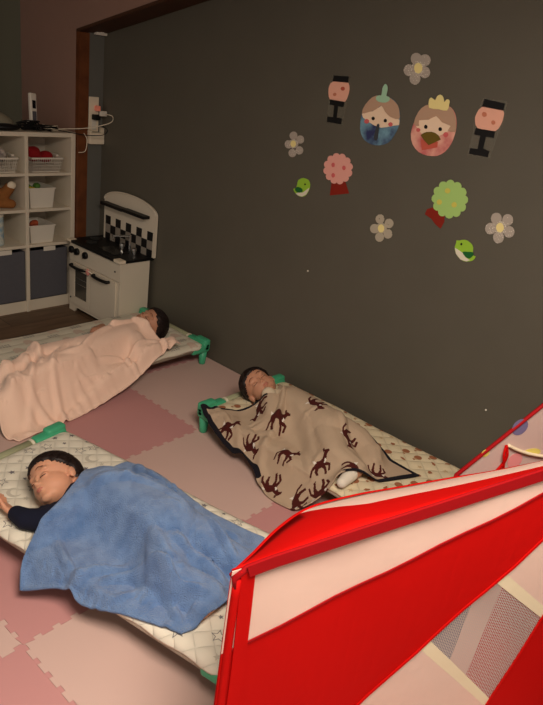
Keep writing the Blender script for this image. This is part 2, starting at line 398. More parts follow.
# wire baskets
def basket(cx, w_, label, z0=.843):
    q = thing('basket', label, 'basket', (cx, 3.735, z0), 0, 'white plastic baskets on the top shelf row')
    hw = w_/2; b = BM()
    h = .075
    for s in (-1, 1):
        n = 16
        for k in range(n+1):
            u = -1+2*k/n
            tube(b, [(u*(hw-.012), s*.083, .003), (u*hw, s*.095, h)], .0013, 4)
        for k in range(12):
            u = -1+2*k/11
            tube(b, [(s*(hw-.012), u*.083, .003), (s*hw, u*.095, h)], .0013, 4)
    for z, e in ((.02, .009), (.038, .006), (.056, .003)):
        x, y = hw-e, .095-e
        tube(b, [(-x, -y, z), (x, -y, z), (x, y, z), (-x, y, z), (-x, -y, z)], .0013, 4)
    box(b, -hw+.012, hw-.012, -.083, .083, 0, .004); build('basket_wall', b, 'plastic_white', q)
    b = BM()
    for s in (-1, 1):
        box(b, -hw-.004, hw+.004, s*.095-.004, s*.095+.004, h, h+.01, .002)
        box(b, s*hw-.004, s*hw+.004, -.099, .099, h, h+.01, .002)
        box(b, s*(hw+.004)-.014, s*(hw+.004)+.004, -.035, .035, h+.008, h+.018, .003)
    build('rim', b, 'plastic_white', q)
    return q
basket(2.145, .205, 'white lattice basket holding red cloth on the top shelf row')
basket(1.86, .205, 'white lattice basket with balls at the left frame edge')
def lumpy(name, c, r, m, label, cat, sd=1, amp=.15, group=None):
    b = BM(); vs = ico(b, (0, 0, 0), r, 4)
    for v in vs:
        p = v.co*30; v.co *= 1+amp*(math.sin(p.x*1.3+sd)*math.cos(p.y*1.7+sd)+.5*math.sin(p.z*3+p.x*2+sd))
        v.co += Vector(c)
    return tag(build(name, b, m, smooth=True), label, cat, group)
lumpy('folded_cloth', (2.10, 3.74, .935), (.055, .05, .042), 'red_cloth', 'crumpled red cloth at the left in the right-hand basket', 'cloth', 1, .15, 'cloths in the right basket')
lumpy('folded_cloth', (2.18, 3.74, .918), (.045, .05, .03), 'red_cloth', 'lower red cloth at the right in the right-hand basket', 'cloth', 4, .15, 'cloths in the right basket')
lumpy('toy_ball', (1.89, 3.72, .93), (.04, .04, .04), 'ball_dark', 'dark patterned ball on top in the left-hand basket', 'ball', 2, .02)
lumpy('toy_ball', (1.83, 3.72, .90), (.035, .035, .035), 'plastic_white', 'pale ball beside the dark ball in the left-hand basket', 'ball', 2, .02)
# plush bear lying in the second row
t = thing('plush_toy', 'brown plush toy with a pale paw in the shelf cube left of the white boxes', 'plush toy', (1.87, 3.73, .632))
b = BM(); ico(b, (0, 0, .06), (.075, .06, .055), 3); capsule(b, (.03, -.02, .07), .035, (.055, -.05, .12), .03, 3); ico(b, (-.07, 0, .09), (.045, .045, .045), 3); ico(b, (-.09, .02, .135), .016, 2); capsule(b, (.0, -.03, .03), .03, (.06, -.06, .028), .026, 3)
remeshed('body', b, 'plush_brown', t, .005, 4)
b = BM(); ico(b, (.060, -.066, .135), (.026, .016, .024), 3); build('paw_pad', b, 'plastic_cream', t, smooth=True)
# canister of wipes
t = thing('canister', 'pale blue patterned canister at the left end of the shelf', 'canister', (1.838, 3.70, .417))
b = BM(); lathe(b, [(.046, 0), (.05, .004), (.05, .165), (.048, .172)]); build('canister_body', b, 'tin_blue', t)
b = BM(); lathe(b, [(.052, .1725), (.052, .188), (.047, .195), (.02, .197)]); build('lid', b, 'plastic_white', t)
# on top of the shelf
Z = 1.0725
t = thing('cordless_phone', 'white cordless phone standing in its charging cradle on the shelf', 'telephone', (2.115, 3.74, Z), .25)
b = BM(); box(b, -.04, .045, -.045, .045, 0, .022, .008, 3); box(b, -.03, .03, -.005, .03, .0205, .05, .006, 2); build('charging_cradle', b, 'plastic_white', t)
hs = BM(); box(hs, -.023, .023, -.012, .012, .028, .20, .007, 3)
R_ = Matrix.Rotation(math.radians(-8), 4, 'X') @ Matrix.Rotation(math.radians(5), 4, 'Y')
hs.transform(R_); h_ = build('handset', hs, 'plastic_white', t)
b = BM(); box(b, -.012, .012, -.0135, -.0123, .115, .16, .002); b.transform(R_); build('display', b, 'screen_dark', h_)
b = BM(); box(b, -.014, .014, -.0135, -.0123, .05, .10, .002); b.transform(R_); build('keypad', b, 'felt_grey', h_)
b = BM(); vs = ico(b, (0, 0, 0), (.12, .09, .085), 4)
bmesh.ops.bisect_plane(b, geom=b.verts[:]+b.edges[:]+b.faces[:], plane_co=(0, 0, 0), plane_no=(0, 0, 1), clear_inner=True)
bmesh.ops.holes_fill(b, edges=b.edges)
for v in b.verts: v.co += Vector((1.90, 3.80, Z))
tag(build('domed_cover', b, 'dome_grey', smooth=True), 'pale domed cover lying at the back of the shelf top', 'cover')
b = BM(); vs = ico(b, (0, 0, 0), (.085, .04, .019), 3)
for v in vs: v.co = Matrix.Rotation(-.15, 3, 'Z') @ v.co; v.co += Vector((1.90, 3.665, Z+.0185))
tag(build('remote_control', b, 'black', smooth=True), 'rounded black remote at the front of the shelf top', 'remote control')
def cable(name, pts, r, m, label, n=10, group='cables by the shelf'):
    b = BM(); tube(b, spline(pts, n), r, 6); return tag(build(name, b, m, smooth=True), label, 'cable', group)
rr = random.Random(5)
def tangle(c, n, sx, sy, sz, r, m, label):
    pts = []
    for k in range(n):
        a = k*1.9+rr.uniform(-.3, .3)
        pts.append((c[0]+sx*math.cos(a)*rr.uniform(.4, 1), c[1]+sy*math.sin(a)*rr.uniform(.4, 1), c[2]+r+sz*rr.uniform(0, 1)))
    return cable('cable', pts, r, m, label)
tangle((2.05, 3.68, Z), 34, .085, .03, .05, .0036, 'black', 'thick tangle of black cable in front of the phone')
tangle((2.14, 3.67, Z), 22, .10, .025, .035, .003, 'black', 'black cable coil between the phone and the shelf end')
tangle((2.19, 3.70, Z), 20, .085, .05, .03, .0022, 'plastic_cream', 'tangle of thin white cable at the right end of the shelf top')
tangle((1.98, 3.70, Z), 12, .07, .03, .02, .0022, 'plastic_cream', 'thin white cable looped near the domed cover')
# dim furniture further back
t = thing('low_cabinet', 'dim green cabinet behind the shelf at the left edge', 'cabinet', (1.95, 4.45, -.01))
b = BM(); box(b, -.45, .25, -.15, .2, 0, 1.10, .01); build('cabinet_body', b, 'box_green', t)
b = BM(); box(b, -.05, .24, -.155, -.1505, .78, 1.06, .002); build('door', b, 'box_green', t)
b = BM(); box(b, 1.96, 2.16, 4.32, 4.5, 1.091, 1.19, .01); tag(build('small_box', b, 'box_green'), 'dark green box on the dim cabinet behind the shelf', 'box')
b = BM(); box(b, 2.0, 2.15, 4.34, 4.48, 1.191, 1.235, .012); tag(build('small_box', b, 'box_brown'), 'brown box on top of the dark green box', 'box')
# wall outlet and boxes on the alcove end
YA = 3.599
t = thing('wall_outlet', 'white wall outlet plate with a glowing plug beside the timber post', 'outlet', (2.424, YA, 1.19))
b = BM(); box(b, -.034, .033, -.009, 0, -.10, .098, .003); build('cover_plate', b, 'plastic_cream', t)
b = BM(); box(b, -.016, .016, -.011, -.009, -.09, -.03, .001); build('socket', b, 'plastic_white', t)
t = thing('power_adapter', 'small white plug with reddish light in the wall outlet', 'plug', (2.436, YA-.0095, 1.215))
b = BM(); box(b, -.012, .016, -.028, 0, -.004, .026, .004); build('adapter_body', b, 'charger_glow', t)
b = BM(); box(b, .002, .05, -.045, -.0305, -.03, .0, .004); build('plug', b, 'plastic_white', t)
b = BM(); box(b, -.03, .012, -.035, -.001, -.055, -.024, .004); build('plug', b, 'black', t)
t = thing('junction_box', 'white plastic box on the wall under the outlet', 'switch box', (2.438, YA, 1.02))
b = BM(); box(b, -.053, .049, -.028, 0, 0, .066, .004); build('box_body', b, 'plastic_cream', t)
b = BM(); box(b, -.051, .047, -.034, -.0285, .0, .064, .003)
build('cover', b, 'plastic_cream', t)
b = BM(); box(b, -.053, -.036, -.028, 0, .0665, .078, .002); build('clip', b, 'plastic_cream', t); b = BM(); box(b, .030, .049, -.028, 0, .0665, .095, .002); build('clip', b, 'plastic_cream', t)
cable('cable', [(2.46, 3.53, 1.20), (2.478, 3.48, 1.195), (2.44, 3.44, 1.165), (2.38, 3.50, 1.13), (2.33, 3.56, 1.11), (2.28, 3.64, 1.095), (2.22, 3.68, 1.085), (2.17, 3.68, 1.08)], .0026, 'plastic_cream', 'white charging cable from the plug to the shelf top')
cable('cable', [(2.40, 3.50, 1.145), (2.43, 3.46, 1.12), (2.40, 3.46, 1.09), (2.34, 3.54, 1.075), (2.27, 3.65, 1.0775), (2.20, 3.69, 1.08)], .0026, 'black', 'black cable hanging from the outlet to the shelf top')
cable('cable', [(2.33, 3.55, 1.085), (2.345, 3.54, 1.05), (2.335, 3.54, .985), (2.325, 3.60, .965)], .0024, 'plastic_cream', 'short white cable end hanging at the shelf corner')
b = BM(); box(b, 2.415, 2.488, 3.567, 3.599, 1.625, 1.650, .004); box(b, 2.435, 2.46, 3.557, 3.568, 1.632, 1.65, .003)
tag(build('wall_sensor', b, 'plastic_white'), 'little white device high on the wall under the sloping beam', 'sensor')

# ------------------------------------------------------------------ toy kitchen
t = thing('toy_kitchen', 'white wooden toy kitchen with black worktop and arched checkered back', 'toy kitchen', (2.25, 3.31, -.01))
def kp(name, bm, m, par=None, **k):
    for v in bm.verts: v.co -= Vector((2.25, 3.31, -.01))
    return build(name, bm, m, par or t, **k)
KX0, KX1, KY0, KY1, KZ = 2.25, 2.462, 3.035, 3.56, .435
for y0, y1 in ((KY0, KY0+.012), (KY1-.012, KY1)):
    b = BM(); box(b, KX0+.012, KX1, y0, y1, -.01, KZ, .001); kp('side_panel', b, 'laminate_white')
b = BM(); prism(b, [(KX0, KY0, -.01), (KX0, KY0+.06, -.01), (KX0, KY0+.085, .022), (KX0, KY1-.085, .022), (KX0, KY1-.06, -.01), (KX0, KY1, -.01), (KX0, KY1, .318), (KX0, KY0, .318)], (.012, 0, 0)); kp('front_frame', b, 'laminate_white')
b = BM(); box(b, KX0, KX0+.012, KY0, KY1, .321, KZ, .001); kp('control_panel', b, 'laminate_white')
b = BM(); box(b, KX1-.006, KX1, KY0+.013, KY1-.013, .0, KZ-.001); kp('back_board', b, 'laminate_white')
d1 = BM(); yl, yr = KY1-.035, 3.33
for (a, c, e, f) in ((yr, yl, .045, .095), (yr, yl, .275, .312), (yr, yr+.03, .096, .274), (yl-.035, yl, .096, .274)): box(d1, KX0-.009, KX0-.0005, a, c, e, f, .001)
dO = kp('oven_door', d1, 'laminate_white')
b = BM(); box(b, KX0-.005, KX0-.002, yr+.031, yl-.036, .097, .273); kp('window_pane', b, 'oven_glass', dO)
b = BM()
for z in (.19, .225): tube(b, [(KX0-.0075, yr+.031, z), (KX0-.0075, yl-.036, z)], .0015, 6)
kp('rack', b, 'chrome', dO)
b = BM(); box(b, KX0-.009, KX0-.0005, KY0+.03, 3.326, .045, .312, .001); dC = kp('cupboard_door', b, 'laminate_white')
def handle(y0, y1, par):
    b = BM(); z = .300; pts = spline([(KX0-.010, y1, z), (KX0-.03, y1-.008, z), (KX0-.034, (y0+y1)/2, z-.002), (KX0-.03, y0+.008, z), (KX0-.010, y0, z)], 6)
    tube(b, pts, .0095, 10); kp('door_handle', b, 'black', par, smooth=True)
handle(3.37, 3.515, dO); handle(3.125, 3.275, dC)
for y in (3.530, 3.472, 3.382):
    b = BM(); lathe(b, [(.021, .0005), (.022, .012), (.019, .018)], n=20); b.transform(Matrix.Rotation(-PI/2, 4, 'Y')); 
    box(b, -.026, -.0185, -.004, .004, -.018, .018, .002)
    for v in b.verts: v.co += Vector((KX0, y, .392))
    kp('control_knob', b, 'black')
for y, z in ((3.545, .375), (3.545, .075), (3.085, .375)):
    b = BM(); lathe(b, [(.006, .0003), (.005, .003)], n=12); b.transform(Matrix.Rotation(-PI/2, 4, 'Y'))
    for v in b.verts: v.co += Vector((KX0, y, z))
    kp('screw_cap', b, 'black')
b = BM(); prism(b, [(KX0-.012, KY1+.008, KZ+.001), (KX0-.012, KY0-.008, KZ+.001), (KX1+.026, KY0-.008, KZ+.001), (KX1+.026, KY1+.008, KZ+.001)], (0, 0, .016)); wt = kp('worktop', b, 'black')
b = BM(); box(b, KX0-.0135, KX0+.03, KY0-.0095, KY0+.05, KZ+.002, KZ+.0195, .001); kp('corner_guard', b, 'plastic_cream', wt)
b = BM(); box(b, KX0-.0135, KX0+.03, KY1-.03, KY1+.0095, KZ+.002, KZ+.0195, .001); kp('corner_guard', b, 'plastic_cream', wt)
for (cx, cy) in ((2.32, 3.44), (2.40, 3.50)):
    b = BM(); lathe(b, [(.04, KZ+.0172), (.04, KZ+.019), (.03, KZ+.0195)], cx, cy, 28); kp('hotplate', b, 'black_gloss', wt)
b = BM()
box(b, 2.285, 2.395, 3.15, 3.32, KZ+.0172, KZ+.0195, .001); sk = kp('sink', b, 'black_gloss', wt)
b = BM(); tube(b, [(2.435, 3.20, KZ+.017), (2.435, 3.20, .545)], .008, 10); tube(b, [(2.442, 3.20, .54), (2.33, 3.235, .545)], .007, 10); tube(b, [(2.337, 3.232, .545), (2.337, 3.232, .52)], .006, 8); kp('faucet', b, 'chrome', smooth=False)
for y in (3.145, 3.265):
    b = BM(); lathe(b, [(.014, KZ+.0172), (.014, KZ+.032), (.017, KZ+.034), (.016, KZ+.047)], 2.425, y, 16); kp('tap', b, 'chrome')
# arched back with tiles and shelf
out = [(KY1-.04, KZ+.0175), (KY1-.04, .70)]
out += [(3.265+(.255)*math.cos(a), .70+.074*math.sin(a)) for a in [PI*k/24 for k in range(1, 24)]]
out += [(KY0-.025, .70), (KY0-.025, KZ+.0175)]
b = BM(); prism(b, [(2.468, y, z) for y, z in out], (.016, 0, 0)); ar = kp('arched_back', b, 'laminate_white')
b = BM(); pts = [(2.468, y, z) for y, z in out[1:-1]]; tube(b, pts, .0055, 8); kp('edge_trim', b, 'laminate_white', ar, smooth=True)
cw = .0525; gy0 = 3.500
for row in range(3):
    for k in range(9):
        zt = .602-row*.0535; blk = (k+row) % 2 == 0
        if row == 0 and not blk: continue
        b = BM(); box(b, 2.4655, 2.4678, gy0-(k+1)*cw+.001, gy0-k*cw-.001, zt-.0525, zt); kp('tile', b, 'black_tile' if blk else 'tile_grey', ar)
b = BM(); box(b, 2.42, 2.4675, 3.28, 3.50, .672, .690, .002); box(b, 2.42, 2.4675, 3.065, 3.28, .675, .693, .002); kp('black_shelf', b, 'black', ar)
t2 = thing('door_charm', 'small pink round charm hanging between the two black kitchen handles', 'charm', (2.225, 3.325, .305))
b = BM(); ico(b, (0, 0, 0), (.008, .018, .022), 3); build('disc', b, 'pink_plastic', t2, smooth=True)
b = BM(); tube(b, [(.004, .05, .0), (-.004, 0, .012), (.004, -.05, 0)], .004, 6); build('band', b, 'plastic_cream', t2, smooth=True)

